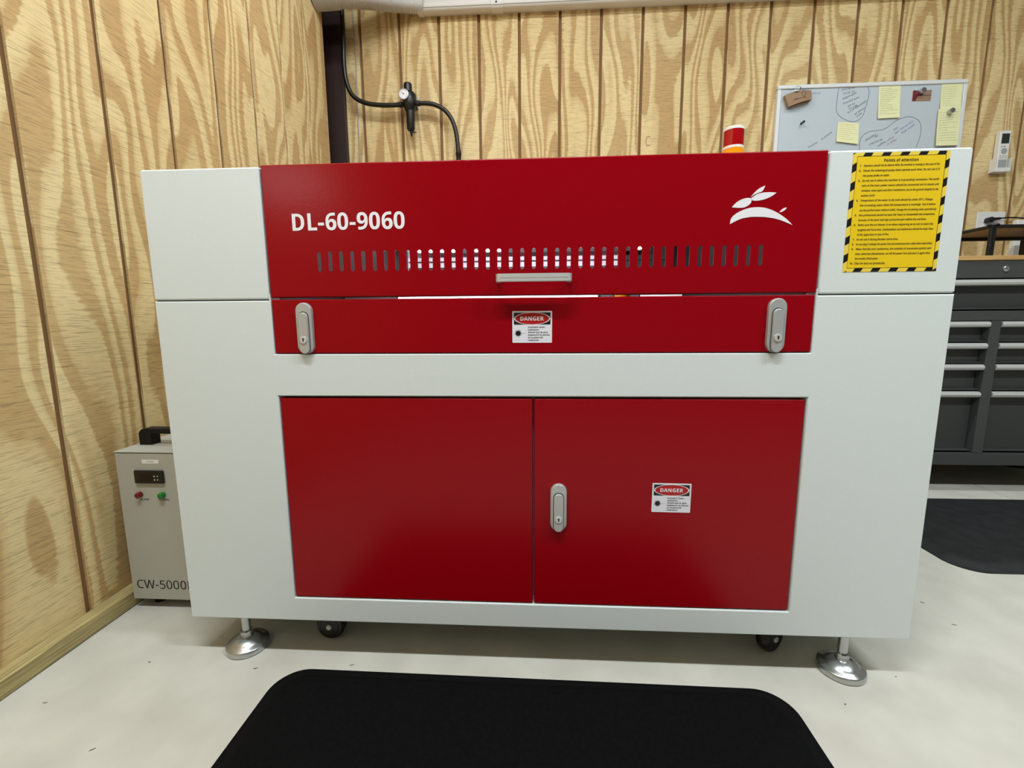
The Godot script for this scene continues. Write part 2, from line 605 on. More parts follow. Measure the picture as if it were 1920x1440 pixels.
# ------------------------------------------------------------------ light fittings, all out of view
func unseen_ceiling_light(pos: Vector3, length: float, energy: float, label: String) -> void:  # unseen bar, place and strength set to light machine and back wall
	var o := thing("unseen_ceiling_light", label, "ceiling light", pos, "unseen ceiling light bars")
	part("housing", MB.new().box(Vector3(-length / 2, 0.012, -0.06), Vector3(length / 2, 0.06, 0.06), 0.008), M.plastic, o)
	part("light_diffuser", MB.new().box(Vector3(-length / 2 + 0.02, 0.0, -0.045), Vector3(length / 2 - 0.02, 0.0115, 0.045), 0.004), glow(Color(0.95, 0.98, 1.0), 3.0), o)
	var l := AreaLight3D.new()
	l.name = "light"
	l.area_size = Vector2(length - 0.04, 0.09)
	l.light_color = Color(0.95, 0.98, 1.0)
	l.light_energy = energy
	l.area_range = 12.0
	l.area_attenuation = 2.0
	l.shadow_enabled = true
	l.rotation = Vector3(-PI / 2, 0, 0)
	l.position = Vector3(0, -0.006, 0)
	o.add_child(l, true)


func unseen_wall_lamp(pos: Vector3) -> void:  # out of view, placed to lay a sheen on the upper left lid
	var o := thing("unseen_wall_lamp", "unseen round lamp on the left wall behind the viewer, placed for the lid sheen", "unseen wall lamp", pos)
	part("lamp_base", MB.new().at(Vector3.ZERO, Vector3(0, 0, -PI / 2)).lathe([Vector2(0, 0), Vector2(0.085, 0), Vector2(0.085, 0.02), Vector2(0, 0.02)], 32), M.plastic, o)
	part("lamp_globe", MB.new().at(Vector3(0.02, 0, 0), Vector3(0, 0, -PI / 2)).lathe([Vector2(0, 0), Vector2(0.06, 0), Vector2(0.056, 0.018), Vector2(0.04, 0.032), Vector2(0, 0.038)], 32), glow(Color(1.0, 0.97, 0.97), 13.0), o)
	var l := OmniLight3D.new()
	l.name = "light"
	l.light_color = Color(1.0, 0.97, 0.94)
	l.light_energy = 0.03
	l.light_size = 0.06
	l.omni_range = 12.0
	l.omni_attenuation = 2.0
	l.shadow_enabled = true
	l.position = Vector3(0.16, 0, 0)
	o.add_child(l, true)


func _ready() -> void:
	# ---- camera
	var cam := Camera3D.new()
	cam.name = "camera"
	cam.position = Vector3(0.0048, 0.6911, 0.8004)
	cam.rotation_order = EULER_ORDER_YXZ
	cam.rotation = Vector3(-0.1429, 0.0569, -0.0068)
	cam.fov = rad_to_deg(2.0 * atan(720.0 / 840.84))
	cam.near = 0.02
	cam.far = 50.0
	cam.current = true
	add_child(cam)
	# ---- environment, exposure
	var we := WorldEnvironment.new()
	we.name = "surroundings"
	var env := Environment.new()
	env.background_mode = Environment.BG_COLOR
	env.background_color = Color(0, 0, 0)
	env.tonemap_mode = Environment.TONE_MAPPER_LINEAR
	env.tonemap_exposure = 1.0
	env.sdfgi_enabled = true
	env.ssao_enabled = true
	env.ssil_enabled = true
	we.environment = env
	add_child(we)
	make_materials()
	# ---- lights of the room, all out of view
	unseen_ceiling_light(Vector3(-0.25, 2.595, 0.9), 1.2, 4.8, "unseen white ceiling light bar in front of the red machine, left")
	unseen_ceiling_light(Vector3(1.55, 2.595, 0.9), 1.2, 4.5, "unseen white ceiling light bar in front of the tool chest")
	unseen_ceiling_light(Vector3(-0.20, 2.595, -0.6), 1.2, 2.2, "unseen white ceiling light bar above the machine lid")
	unseen_ceiling_light(Vector3(1.60, 2.595, -0.6), 1.2, 1.3, "unseen white ceiling light bar above the tool chest")
	unseen_wall_lamp(Vector3(WALL_X, 1.21, 0.94))
	build_room()
	build_machine()
	build_chiller()
	build_mats()
	build_duct_and_air()
	build_whiteboard()
	build_wall_bits()
	build_tool_chest()


# ------------------------------------------------------------------ setting
func build_room() -> void:
	var x1 := 4.0; var z1 := 4.2
	# floor: a base and two slabs with a sawn joint between them
	var fo := structure(part("floor", MB.new().box(Vector3(WALL_X - 0.2, -0.2, WALL_Z - 0.2), Vector3(x1 + 0.2, -0.012, z1 + 0.2)), M.joint, self))
	part("slab", MB.new().box(Vector3(WALL_X, -0.012, WALL_Z), Vector3(1.8165, 0.0, z1), 0.0008), M.floor, fo)
	part("slab", MB.new().box(Vector3(1.8195, -0.012, WALL_Z), Vector3(x1, 0.0, z1), 0.0008), M.floor, fo)
	var rng := RandomNumberGenerator.new(); rng.seed = 4
	var sp := MB.new()
	var spots := [Vector2(-0.37, 0.002), Vector2(0.944, -0.262), Vector2(0.948, -0.181), Vector2(-0.789, 0.014), Vector2(-0.897, 0.118), Vector2(-0.56, 0.02), Vector2(0.56, 0.05), Vector2(-0.72, 0.2), Vector2(0.8, 0.12), Vector2(0.7, -0.02)]
	for p in spots:
		var q := PackedVector2Array()
		var l := rng.randf_range(0.0015, 0.0055); var wdt := rng.randf_range(0.0005, 0.0013); var a := rng.randf_range(-0.8, 0.8)
		for k in 7:
			var w := TAU * k / 7
			q.append(Vector2(cos(w) * l, sin(w) * wdt * rng.randf_range(0.6, 1.3)).rotated(a))
		sp.at(Vector3(p.x, 0.0003, p.y), Vector3(-PI / 2, 0, 0)).prism(q, -0.0004, 0.0004)
	var flecks := part("dirt_flecks", sp, M.speck, fo)
	flecks.set_meta("kind", "stuff")
	structure(part("ceiling", MB.new().box(Vector3(WALL_X - 0.2, CEIL_Y, WALL_Z - 0.2), Vector3(x1 + 0.2, CEIL_Y + 0.2, z1 + 0.2)), M.ceiling, self))
	# back wall with its boards
	var g := 0.0066
	var wb := structure(part("wall_back", MB.new().box(Vector3(WALL_X - 0.2, 0, WALL_Z - 0.2), Vector3(x1 + 0.2, CEIL_Y, WALL_Z - 0.009)), M.groove, self))
	for i in range(-2, 25):
		var a := maxf(-0.9001 + BOARD * i, WALL_X - 0.13); var b := minf(-0.9001 + BOARD * (i + 1), x1)
		if b - a < 0.02: continue
		var mb := MB.new().box(Vector3(a + g, 0, WALL_Z - 0.0095), Vector3(b - g, CEIL_Y, WALL_Z), 0.002)
		for k in mb.uv.size(): mb.uv[k] += Vector2(0.9001, 3.1)
		part("board", mb, M.ply0, wb)
	# left wall with its boards
	var wl := structure(part("wall_left", MB.new().box(Vector3(WALL_X - 0.2, 0, -1.51), Vector3(WALL_X - 0.009, CEIL_Y, z1 + 0.2)), M.groove, self))
	part("corner_return", MB.new().box(Vector3(WALL_X - 0.2, 0, WALL_Z - 0.009), Vector3(WALL_X - 0.13, CEIL_Y, -1.511)), M.groove, wl)
	for i in range(-20, 8):
		var a := minf(-0.0887 - BOARD * i, z1); var b := maxf(-0.0887 - BOARD * (i + 1), -1.51 - g)
		if a - b < 0.02: continue
		var mb := MB.new().box(Vector3(WALL_X - 0.0095, 0, b + g), Vector3(WALL_X, CEIL_Y, a - g), 0.002)
		for k in mb.uv.size(): mb.uv[k] += Vector2(0.0887 + BOARD * 5, 3.1)
		part("board", mb, M.ply1, wl)
	structure(part("wall_right", MB.new().box(Vector3(x1, 0, WALL_Z - 0.2), Vector3(x1 + 0.2, CEIL_Y, z1 + 0.2)), M.ceiling, self))
	structure(part("wall_front", MB.new().box(Vector3(WALL_X, 0, z1), Vector3(x1, CEIL_Y, z1 + 0.2)), M.ceiling, self))
	# treated lumber along the foot of the left wall
	var bl := MB.new()
	bl.at(Vector3(WALL_X, 0, 0), Vector3(0, -PI / 2, 0)).box(Vector3(WALL_Z + 0.16, 0.0005, -0.038), Vector3(z1, 0.0385, 0.0), 0.003)
	structure(part("baseboard_left", bl, M.lumber, self))
	# dark stained post in the corner
	structure(part("trim_1", MB.new().box(Vector3(-1.112, 0, WALL_Z), Vector3(-0.988, CEIL_Y, WALL_Z + 0.024), 0.003), M.stain, self))


# ------------------------------------------------------------------ the laser machine
func lock(parent: Node3D, c: Vector2, z: float) -> void:
	var w := 0.0305; var h := 0.0925
	var pl := part("lock_plate", MB.new().prism(stadium(w, h), 0.0, 0.007, 0.0022), M.satin, parent, Vector3(c.x, c.y, z))
	pl.set_meta("label", "silver lock plate")
	part("lever_shade", MB.new().prism(stadium(0.0202, 0.0765), 0.0, 0.0004), M.gap, parent, Vector3(c.x, c.y - 0.0080, z + 0.007))  # dark colour stands in for shade in the gap round the lever
	var lev := MB.new().prism(stadium(0.0185, 0.0745), 0.0, 0.0045, 0.0018)
	part("lock_lever", lev, M.satin, parent, Vector3(c.x, c.y - 0.0085, z + 0.007))
	var cyl := MB.new().prism(disc(0.0066), 0.0, 0.002, 0.0006)
	part("key_cylinder", cyl, M.alu, parent, Vector3(c.x, c.y - 0.0205, z + 0.0115))
	var sl := MB.new().box(Vector3(-0.0009, -0.0028, 0), Vector3(0.0009, 0.0028, 0.0004)).prism(disc(0.0016, 12, Vector2(0, 0.0016)), 0.0, 0.0004)
	part("keyhole", sl, M.dark, parent, Vector3(c.x, c.y - 0.0205, z + 0.0135))


func warning(parent: Node3D, x0: float, y1: float, z: float, w: float, h: float, tilt := 0.0) -> void:
	var im := danger_image()
	var lab := part("warning_label", MB.new().prism(round_rect(0, -h, w, 0, 0.0012, 3), -0.0002, 0.0004, 0.0, false), decal_mat(im, w, h, 0, 0), parent, Vector3(x0, y1, z))
	lab.rotation.z = tilt
	var tw := MB.new()
	tw.add_text("DANGER", FONT_B, w * 0.205, -h * 0.298, h * 0.125, 0.0007, w * 0.585)
	var o := part("printed_word", tw, M.print_white, parent, Vector3(x0, y1, z)); o.rotation.z = tilt
	var tb := MB.new()
	var lines := ["Invisible laser", "radiation", "Avoid eye & skin", "exposure to direct", "or scattered", "radiation"]
	var ws := [0.43, 0.27, 0.50, 0.55, 0.37, 0.27]
	for i in 6:
		tb.add_text(lines[i], FONT_B, w * 0.395, -h * (0.528 + i * 0.0817), h * 0.046, 0.0007, w * ws[i])
	o = part("printed_text", tb, M.print_black, parent, Vector3(x0, y1, z)); o.rotation.z = tilt


func build_machine() -> void:
	var o := thing("laser_cutter", "large white cabinet machine with red lid and red doors standing on silver levelling feet", "laser cutter")
	var W := 0.7; var yb := 0.0934; var ys := 0.7283; var zb := -0.95
	# ---- cabinet: front frame with openings, side, back and bottom panels
	var b := 0.0028
	var mb := MB.new()
	var hp := Rect2(Vector2(-0.4783, 0.6308), Vector2(0.9545, ys - 0.6308))
	var hd := Rect2(Vector2(-0.4783, 0.1436), Vector2(0.9555, 0.5521 - 0.1436))
	var ex := 0.0024
	var xs := [-W + b, -0.4783 - ex, 0.4772 + ex, W - b]
	mb.face(xs[0], yb + b, xs[1], ys - b, 0)
	mb.face(xs[2], yb + b, xs[3], ys - b, 0)
	mb.face(xs[1], yb + b, xs[2], hd.position.y - ex, 0)
	mb.face(xs[1], hd.end.y + ex, xs[2], hp.position.y - ex, 0)
	mb.face(xs[2] - 0.0010, hp.position.y - ex, xs[2], ys - b, 0)
	mb.rim(Rect2(Vector2(-W, yb), Vector2(2 * W, ys - yb)), 0.0, b, 0.95, false, "lrb")
	mb.rim(Rect2(Vector2(-W, yb), Vector2(W - 0.4783, ys - yb)), 0.0, b, 0.95, false, "t")
	mb.rim(Rect2(Vector2(0.4762, yb), Vector2(W - 0.4762, ys - yb)), 0.0, b, 0.95, false, "t")
	mb.rim(hd, 0.0, ex, 0.03, true)
	mb.rim(Rect2(hp.position, Vector2(hp.size.x, hp.size.y + 0.01)), 0.0, ex, 0.03, true, "lrb")
	mb.face(hd.position.x - 0.01, hd.position.y - 0.01, hd.end.x + 0.01, hd.end.y + 0.01, -0.03)
	mb.face(hp.position.x - 0.01, hp.position.y - 0.01, hp.end.x + 0.01, hp.end.y - 0.004, -0.03)
	mb.quad(Vector3(W, yb, zb), Vector3(-W, yb, zb), Vector3(-W, 0.955, zb), Vector3(W, 0.955, zb))
	part("cabinet_body", mb, M.white, o)
	part("unseen_base_pan", MB.new().box(Vector3(-W + 0.002, yb + 0.001, zb + 0.002), Vector3(W - 0.002, yb + 0.006, -0.004)), M.dark, o)  # underside out of view, dark to cut light bounced onto the floor
	# ---- upper end boxes
	part("side_cover", MB.new().box(Vector3(-W, 0.7300, zb), Vector3(-0.4800, 0.9575, 0), 0.0032), M.white, o)
	var rc := part("side_cover", MB.new().box(Vector3(0.4788, 0.7300, zb), Vector3(W, 0.9585, 0), 0.0032), M.white, o)
	part("seam", MB.new().box(Vector3(-W + 0.004, 0.7275, zb + 0.01), Vector3(-0.479, 0.7310, -0.0035)), M.gap, o)
	part("seam", MB.new().box(Vector3(0.478, 0.7275, zb + 0.01), Vector3(W - 0.004, 0.7310, -0.0035)), M.gap, o)
	build_sign(rc)
	# ---- lid with a row of slots
	var lx0 := -0.4778; var lx1 := 0.4765; var ly0 := 0.7329; var ly1 := 0.9602
	var r := 0.0024
	var ld := MB.new()
	var sy := 0.7953; var sh := 0.0352; var sw := 0.0067; var sn := 39
	var s0 := -0.3826; var sp := (0.3798 + 0.3826) / (sn - 1)
	ld.rim(Rect2(Vector2(lx0, ly0), Vector2(lx1 - lx0, ly1 - ly0)), 0.0, r, 0.022, false)
	ld.face(lx0 + r, ly0 + r, lx1 - r, sy - sh / 2, 0)
	ld.face(lx0 + r, sy + sh / 2, lx1 - r, ly1 - r, 0)
	ld.face(lx0 + r, sy - sh / 2, s0 - sp / 2, sy + sh / 2, 0)
	ld.face(s0 + sp * (sn - 0.5), sy - sh / 2, lx1 - r, sy + sh / 2, 0)
	var st := stadium(sw, sh, 8)
	for i in sn:
		var c := Vector2(s0 + sp * i, sy)
		for side in [-1.0, 1.0]:
			var pg := PackedVector2Array()
			var edge: float = c.x + side * sp / 2.0
			var half := []
			for k in 17:
				var a := PI / 2 - PI * k / 16.0
				half.append(c + Vector2(side * cos(a) * sw / 2, (sh / 2 - sw / 2) * (1.0 if sin(a) > 0.001 else (-1.0 if sin(a) < -0.001 else 0.0)) + sin(a) * sw / 2))
			for q in half: pg.append(q)
			pg.append(Vector2(edge, sy - sh / 2)); pg.append(Vector2(edge, sy + sh / 2))
			var ix := Geometry2D.triangulate_polygon(pg)
			for k in range(0, ix.size(), 3):
				var A := pg[ix[k]]; var B := pg[ix[k + 1]]; var C := pg[ix[k + 2]]
				if (B - A).cross(C - A) < 0: var tmp := B; B = C; C = tmp
				ld.tri(Vector3(A.x, A.y, 0), Vector3(B.x, B.y, 0), Vector3(C.x, C.y, 0), Vector3.BACK, Vector3.BACK, Vector3.BACK)
		for k in st.size():
			var A := c + st[k]; var B := c + st[(k + 1) % st.size()]
			ld.quad(Vector3(B.x, B.y, 0), Vector3(A.x, A.y, 0), Vector3(A.x, A.y, -0.002), Vector3(B.x, B.y, -0.002))
	ld.box(Vector3(lx0 + 0.001, ly1 - 0.003, zb + 0.01), Vector3(lx1 - 0.001, ly1 - 0.0005, -0.02))
	var lid := part("lid", ld, M.red, o)
	# lid handle: a flat bar bent back at both ends
	var hw := 0.0645; var out := 0.03; var th := 0.007; var cr := 0.011
	var pg := PackedVector2Array()
	pg.append(Vector2(hw, 0)); 
	for k in 7: pg.append(Vector2(hw - cr, out - cr) + Vector2(cos(PI / 12 * k), sin(PI / 12 * k)) * cr)
	for k in 7: pg.append(Vector2(-hw + cr, out - cr) + Vector2(cos(PI / 2 + PI / 12 * k), sin(PI / 2 + PI / 12 * k)) * cr)
	pg.append(Vector2(-hw, 0)); pg.append(Vector2(-hw + th, 0))
	for k in 5: pg.append(Vector2(-hw + cr, out - cr) + Vector2(cos(PI - PI / 8 * k), sin(PI - PI / 8 * k)) * (cr - th))
	for k in 5: pg.append(Vector2(hw - cr, out - cr) + Vector2(cos(PI / 2 - PI / 8 * k), sin(PI / 2 - PI / 8 * k)) * (cr - th))
	pg.append(Vector2(hw - th, 0))
	var hb := MB.new()
	hb.at(Vector3.ZERO, Vector3(PI / 2, 0, 0))
	var pgf := PackedVector2Array()
	for q in pg: pgf.append(q)
	hb.prism(pgf, -0.0068, 0.0068, 0.0012)
	var hd_ := part("handle", hb, M.alu, lid, Vector3(-0.0016, 0.7608, 0.0), "brushed silver bar handle")
	part("handle_groove", MB.new().box(Vector3(-hw + 0.008, -0.0006, out - 0.001), Vector3(hw - 0.008, 0.0006, out + 0.0002)), M.satin, lid, Vector3(-0.0016, 0.7608, 0.0))
	var tb := MB.new()
	tb.add_text("DL-60-9060", FONT_B, -0.4269, 0.8487, 0.0287, 0.0006, 0.2012)
	part("printed_model_number", tb, M.print_white, lid)
	var lg := MB.new()
	lg.at(Vector3(0.3769, 0.8755, 0.0))
	for shp in [[-506, -289, -500, -194, -403, -107, -239, -39, -97, -24, 47, -36, 194, -89, 319, -162, 420, -234, 508, -322, 399, -275, 276, -226, 130, -194, -38, -176, -230, -181, -360, -214],
			[-493, -22, -437, 47, -345, 104, -250, 126, -190, 116, -175, 71, -198, 25, -253, -15, -312, -34, -408, -30],
			[-190, 116, -110, 175, -17, 202, 101, 208, 215, 197, 142, 141, 38, 96, -68, 75, -163, 77, -177, 95],
			[-197, 133, -148, 199, -70, 273, 26, 312, 8, 266, -18, 214, -100, 198, -152, 167],
			[282, -117, 312, -73, 357, -45, 395, -40, 383, -69, 338, -103]]:
		var q := PackedVector2Array()
		for k in range(0, shp.size(), 2): q.append(Vector2(shp[k], shp[k + 1]) / 10000.0)
		lg.prism(soften(q, 3), 0.0, 0.0006, 0.0, false)
	part("leaping_hare_emblem", lg, M.print_white, lid)
	# ---- red front panel under the lid
	var fp := part("front_panel", MB.new().box(Vector3(-0.4770, 0.6322, -0.02), Vector3(0.4750, 0.7292, -0.0006), 0.0016), M.red, o)
	lock(fp, Vector2(-0.4160, 0.6775), -0.0006)
	lock(fp, Vector2(0.4128, 0.6778), -0.0006)
	warning(fp, -0.0395, 0.7056, -0.0006, 0.0702, 0.0557)
	# ---- doors
	var dl := part("door", MB.new().box(Vector3(-0.4766, 0.1456, -0.022), Vector3(-0.0036, 0.5484, -0.0022), 0.0016), M.red, o)
	var dr := part("door", MB.new().box(Vector3(-0.0008, 0.1456, -0.022), Vector3(0.4752, 0.5484, -0.0022), 0.0016), M.red, o)
	dl.set_meta("label", "plain red cabinet door")
	dr.set_meta("label", "red cabinet door with lock and warning label")
	lock(dr, Vector2(0.0446, 0.3430), -0.0022)
	warning(dr, 0.2166, 0.3921, -0.0022, 0.0702, 0.0558, -0.008)
	# ---- levelling feet
	for p in [Vector2(-0.614, -0.04), Vector2(0.604, -0.032), Vector2(-0.614, -0.88), Vector2(0.604, -0.88)]:
		var f := MB.new()
		f.lathe([Vector2(0.0, 0.0), Vector2(0.0385, 0.0), Vector2(0.0412, 0.002), Vector2(0.0412, 0.0120), Vector2(0.0395, 0.0143), Vector2(0.0320, 0.0160), Vector2(0.0300, 0.0185), Vector2(0.0240, 0.0230), Vector2(0.0180, 0.0265), Vector2(0.0125, 0.0280), Vector2(0.0125, 0.0335), Vector2(0.0, 0.0335)], 48)
		var ft := part("levelling_foot", f, M.chrome, o, Vector3(p.x, 0.0, p.y))
		part("threaded_rod", MB.new().lathe([Vector2(0.0, 0.033), Vector2(0.0088, 0.033), Vector2(0.0088, 0.094), Vector2(0.0, 0.094)], 20), M.chrome, ft)
		part("hex_nut", MB.new().lathe([Vector2(0.0, 0.0335), Vector2(0.0135, 0.0335), Vector2(0.0135, 0.040), Vector2(0.0, 0.040)], 6), M.chrome, ft)
	# ---- casters
	for p in [Vector3(-0.447, -0.08, 0.0), Vector3(0.492, -0.085, 0.5), Vector3(-0.447, -0.85, 0.0), Vector3(0.492, -0.85, 0.3)]:
		var wn := MB.new()
		wn.at(Vector3(0, 0.031, 0), Vector3(PI / 2, 0, 0)).lathe([Vector2(0, -0.013), Vector2(0.019, -0.013), Vector2(0.0205, -0.0115), Vector2(0.027, -0.0115), Vector2(0.0305, -0.007), Vector2(0.0305, 0.007), Vector2(0.027, 0.0115), Vector2(0.0205, 0.0115), Vector2(0.019, 0.013), Vector2(0, 0.013)], 36)
		var cw := part("caster_wheel", wn, M.black, o, Vector3(p.x, 0, p.y))
		cw.rotation.y = p.z
		part("axle_bolt", MB.new().at(Vector3(0, 0.031, 0.0125), Vector3(PI / 2, 0, 0)).lathe([Vector2(0.0, 0.0), Vector2(0.0062, 0.0), Vector2(0.0062, 0.003), Vector2(0.0045, 0.0045), Vector2(0.0, 0.0045)], 16), M.satin, cw)
		part("caster_fork", MB.new().box(Vector3(-0.024, 0.05, -0.02), Vector3(0.012, 0.0932, 0.02), 0.003).box(Vector3(-0.02, 0.028, -0.0195), Vector3(0.006, 0.06, -0.0155), 0.001), M.dark, cw)
	part("added_light_blocker", MB.new().box(Vector3(-0.66, 0.02, -0.93), Vector3(0.66, 0.0985, -0.22), 0.004), M.dark, o)  # added dark box, keeps light from behind off the floor under the machine
	# ---- inside: lit chamber seen through the slots and the gap
	var ch := MB.new()
	ch.face(-0.50, 0.60, 0.32, 0.9565, -0.90)
	part("chamber_back", ch, M.innerwhite, o)
	ch = MB.new()
	ch.box(Vector3(-0.69, 0.60, -0.915), Vector3(0.69, 0.955, -0.902))
	ch.box(Vector3(-0.69, 0.595, -0.90), Vector3(0.69, 0.60, -0.04))
	ch.box(Vector3(-0.4795, 0.60, -0.90), Vector3(-0.4785, 0.955, -0.03)).box(Vector3(0.4775, 0.60, -0.90), Vector3(0.4785, 0.955, -0.03))
	part("chamber_wall", ch, M.dark, o)
	var rail := MB.new().box(Vector3(-0.47, 0.9005, -0.89), Vector3(0.47, 0.9045, -0.88)).box(Vector3(-0.47, 0.870, -0.89), Vector3(0.47, 0.882, -0.88))
	part("linear_rail", rail, M.dark, o)
	part("gantry_beam", MB.new().box(Vector3(-0.337, 0.728, -0.36), Vector3(0.150, 0.775, -0.30), 0.002), M.innerwhite, o)
	part("laser_head", MB.new().box(Vector3(0.155, 0.70, -0.36), Vector3(0.245, 0.79, -0.28), 0.004), M.dark, o)
	part("drive_motor", MB.new().box(Vector3(-0.47, 0.715, -0.36), Vector3(-0.339, 0.76, -0.30), 0.002), M.dark, o)
	part("lens_tube", MB.new().at(Vector3(0.20, 0.65, -0.265)).lathe([Vector2(0, 0), Vector2(0.012, 0.0), Vector2(0.018, 0.03), Vector2(0.018, 0.13), Vector2(0, 0.13)], 20), M.brass, o)
	part("gantry_end", MB.new().box(Vector3(0.25, 0.735, -0.37), Vector3(0.36, 0.765, -0.34), 0.002), M.satin, o)
	var strip := part("led_strip", MB.new().box(Vector3(-0.43, 0.9135, -0.760), Vector3(0.38, 0.945, -0.7525), 0.001), M.dark, o)
	for x in [-0.393, -0.354, -0.316, -0.277, -0.200, -0.161, -0.123, 0.340]:
		part("led_lamp", MB.new().box(Vector3(x - 0.0075, 0.9175, -0.752), Vector3(x + 0.0075, 0.9298, -0.738), 0.002), glow(Color(1.0, 0.98, 0.98), 14.0), strip)
	var l := AreaLight3D.new()  # unseen source behind the lid front, placed to light beam and chamber back
	l.name = "unseen_chamber_light"
	l.area_size = Vector2(0.8, 0.02)
	l.light_color = Color(1.0, 0.97, 1.0)
	l.light_energy = 1.0
	l.area_range = 4.0
	l.area_attenuation = 2.0
	l.shadow_enabled = true
	l.position = Vector3(-0.06, 0.880, -0.04)
	l.rotation = Vector3(-0.04, 0, 0)
	o.add_child(l, true)
	# ---- signal tower on the right end
	var tw := part("signal_tower", MB.new().lathe([Vector2(0, 0), Vector2(0.03, 0), Vector2(0.03, 0.006), Vector2(0.012, 0.01), Vector2(0.012, 0.085), Vector2(0.0265, 0.088), Vector2(0.0265, 0.098), Vector2(0, 0.098)], 28), M.plastic, o, Vector3(0.5235, 0.9585, -0.5))
	part("amber_lens", MB.new().lathe([Vector2(0, 0.098), Vector2(0.0252, 0.098), Vector2(0.0252, 0.1745), Vector2(0, 0.1745)], 32), M.amber, tw)
	part("lens_ring", MB.new().lathe([Vector2(0, 0.1745), Vector2(0.0256, 0.1745), Vector2(0.0256, 0.1805), Vector2(0, 0.1805)], 32), M.plastic, tw)
	part("red_lens", MB.new().lathe([Vector2(0, 0.1805), Vector2(0.0252, 0.1805), Vector2(0.0252, 0.2205), Vector2(0, 0.2205)], 32), M.redlens, tw)
	part("tower_cap", MB.new().lathe([Vector2(0, 0.2205), Vector2(0.0256, 0.2205), Vector2(0.0256, 0.2265), Vector2(0.0225, 0.2285), Vector2(0, 0.229)], 32), M.plastic, tw)


func build_sign(parent: Node3D) -> void:
	var w := 0.149; var h := 0.1875; var x0 := 0.5147; var y1 := 0.9535
	var s := part("attention_sign", MB.new().box(Vector3(x0, y1 - h, -0.0002), Vector3(x0 + w, y1, 0.0006)), decal_mat(attention_image(), w, h, x0, y1, 0.4), parent, Vector3.ZERO, "yellow sign with hazard striped border")
	var tt := MB.new()
	tt.add_text("Points of attention", FONT_B, 0.5628, 0.9390, 0.0044, 0.0009, 0.0530)
	var lines := [
		["1.", "Operators should not be absent while the machine is running in the case of fire"],
		["2.", "Check the submerged pump when started each time. Do not use it if"],
		["", "the pump yields no water"],
		["3.", "Do not use it unless the machine is in grounding connection. The earth"],
		["", "wire of the laser power source should be connected not to steam and"],
		["", "windows, water pipes and other installations, but to the ground adapted to the"],
		["", "outdoor earth."],
		["4.", "Temperature of the water in the tank should be under 35°C. Change"],
		["", "the circulating water when the temperature is overhigh. You'd better"],
		["", "use the purified water without turbid. Change the circulating water periodically."],
		["5.", "Non professionals should not open the (laser) to disassemble the components"],
		["", "because of the laser and high pressured part within the machine."],
		["6.", "Make sure the air blower is on when engraving so as not to stain the"],
		["", "eyeglass and focus lens. Combustibles and explosives should be kept clear"],
		["", "of the apparatus in case of fire."],
		["7.", "Do not use it during thunder storm time."],
		["8.", "Do not plug in voltage the power line and communication cable when electrified."],
		["9.", "When find the over continuous, the outsides of examinate system and"],
		["", "other abnormal phenomenon, cut off the power first and start it again after"],
		["", "the trouble elimination."],
		["10.", "Clear the dust out periodically."]]
	var wid := [0.117, 0.118, 0.041, 0.1185, 0.119, 0.1195, 0.0225, 0.1125, 0.118, 0.1205, 0.1185, 0.1065, 0.118, 0.119, 0.0505, 0.066, 0.1205, 0.119, 0.119, 0.0375, 0.0495]
	for i in 21:
		var y := 0.9322 - i * 0.0077
		tt.add_text(lines[i][1], FONT_B, 0.5322, y, 0.0031, 0.0009, wid[i])
		if lines[i][0]: tt.add_text(lines[i][0], FONT_B, 0.5256 if i < 20 else 0.5245, y, 0.0031, 0.0009)
	part("printed_text", tt, M.print_brown, s)


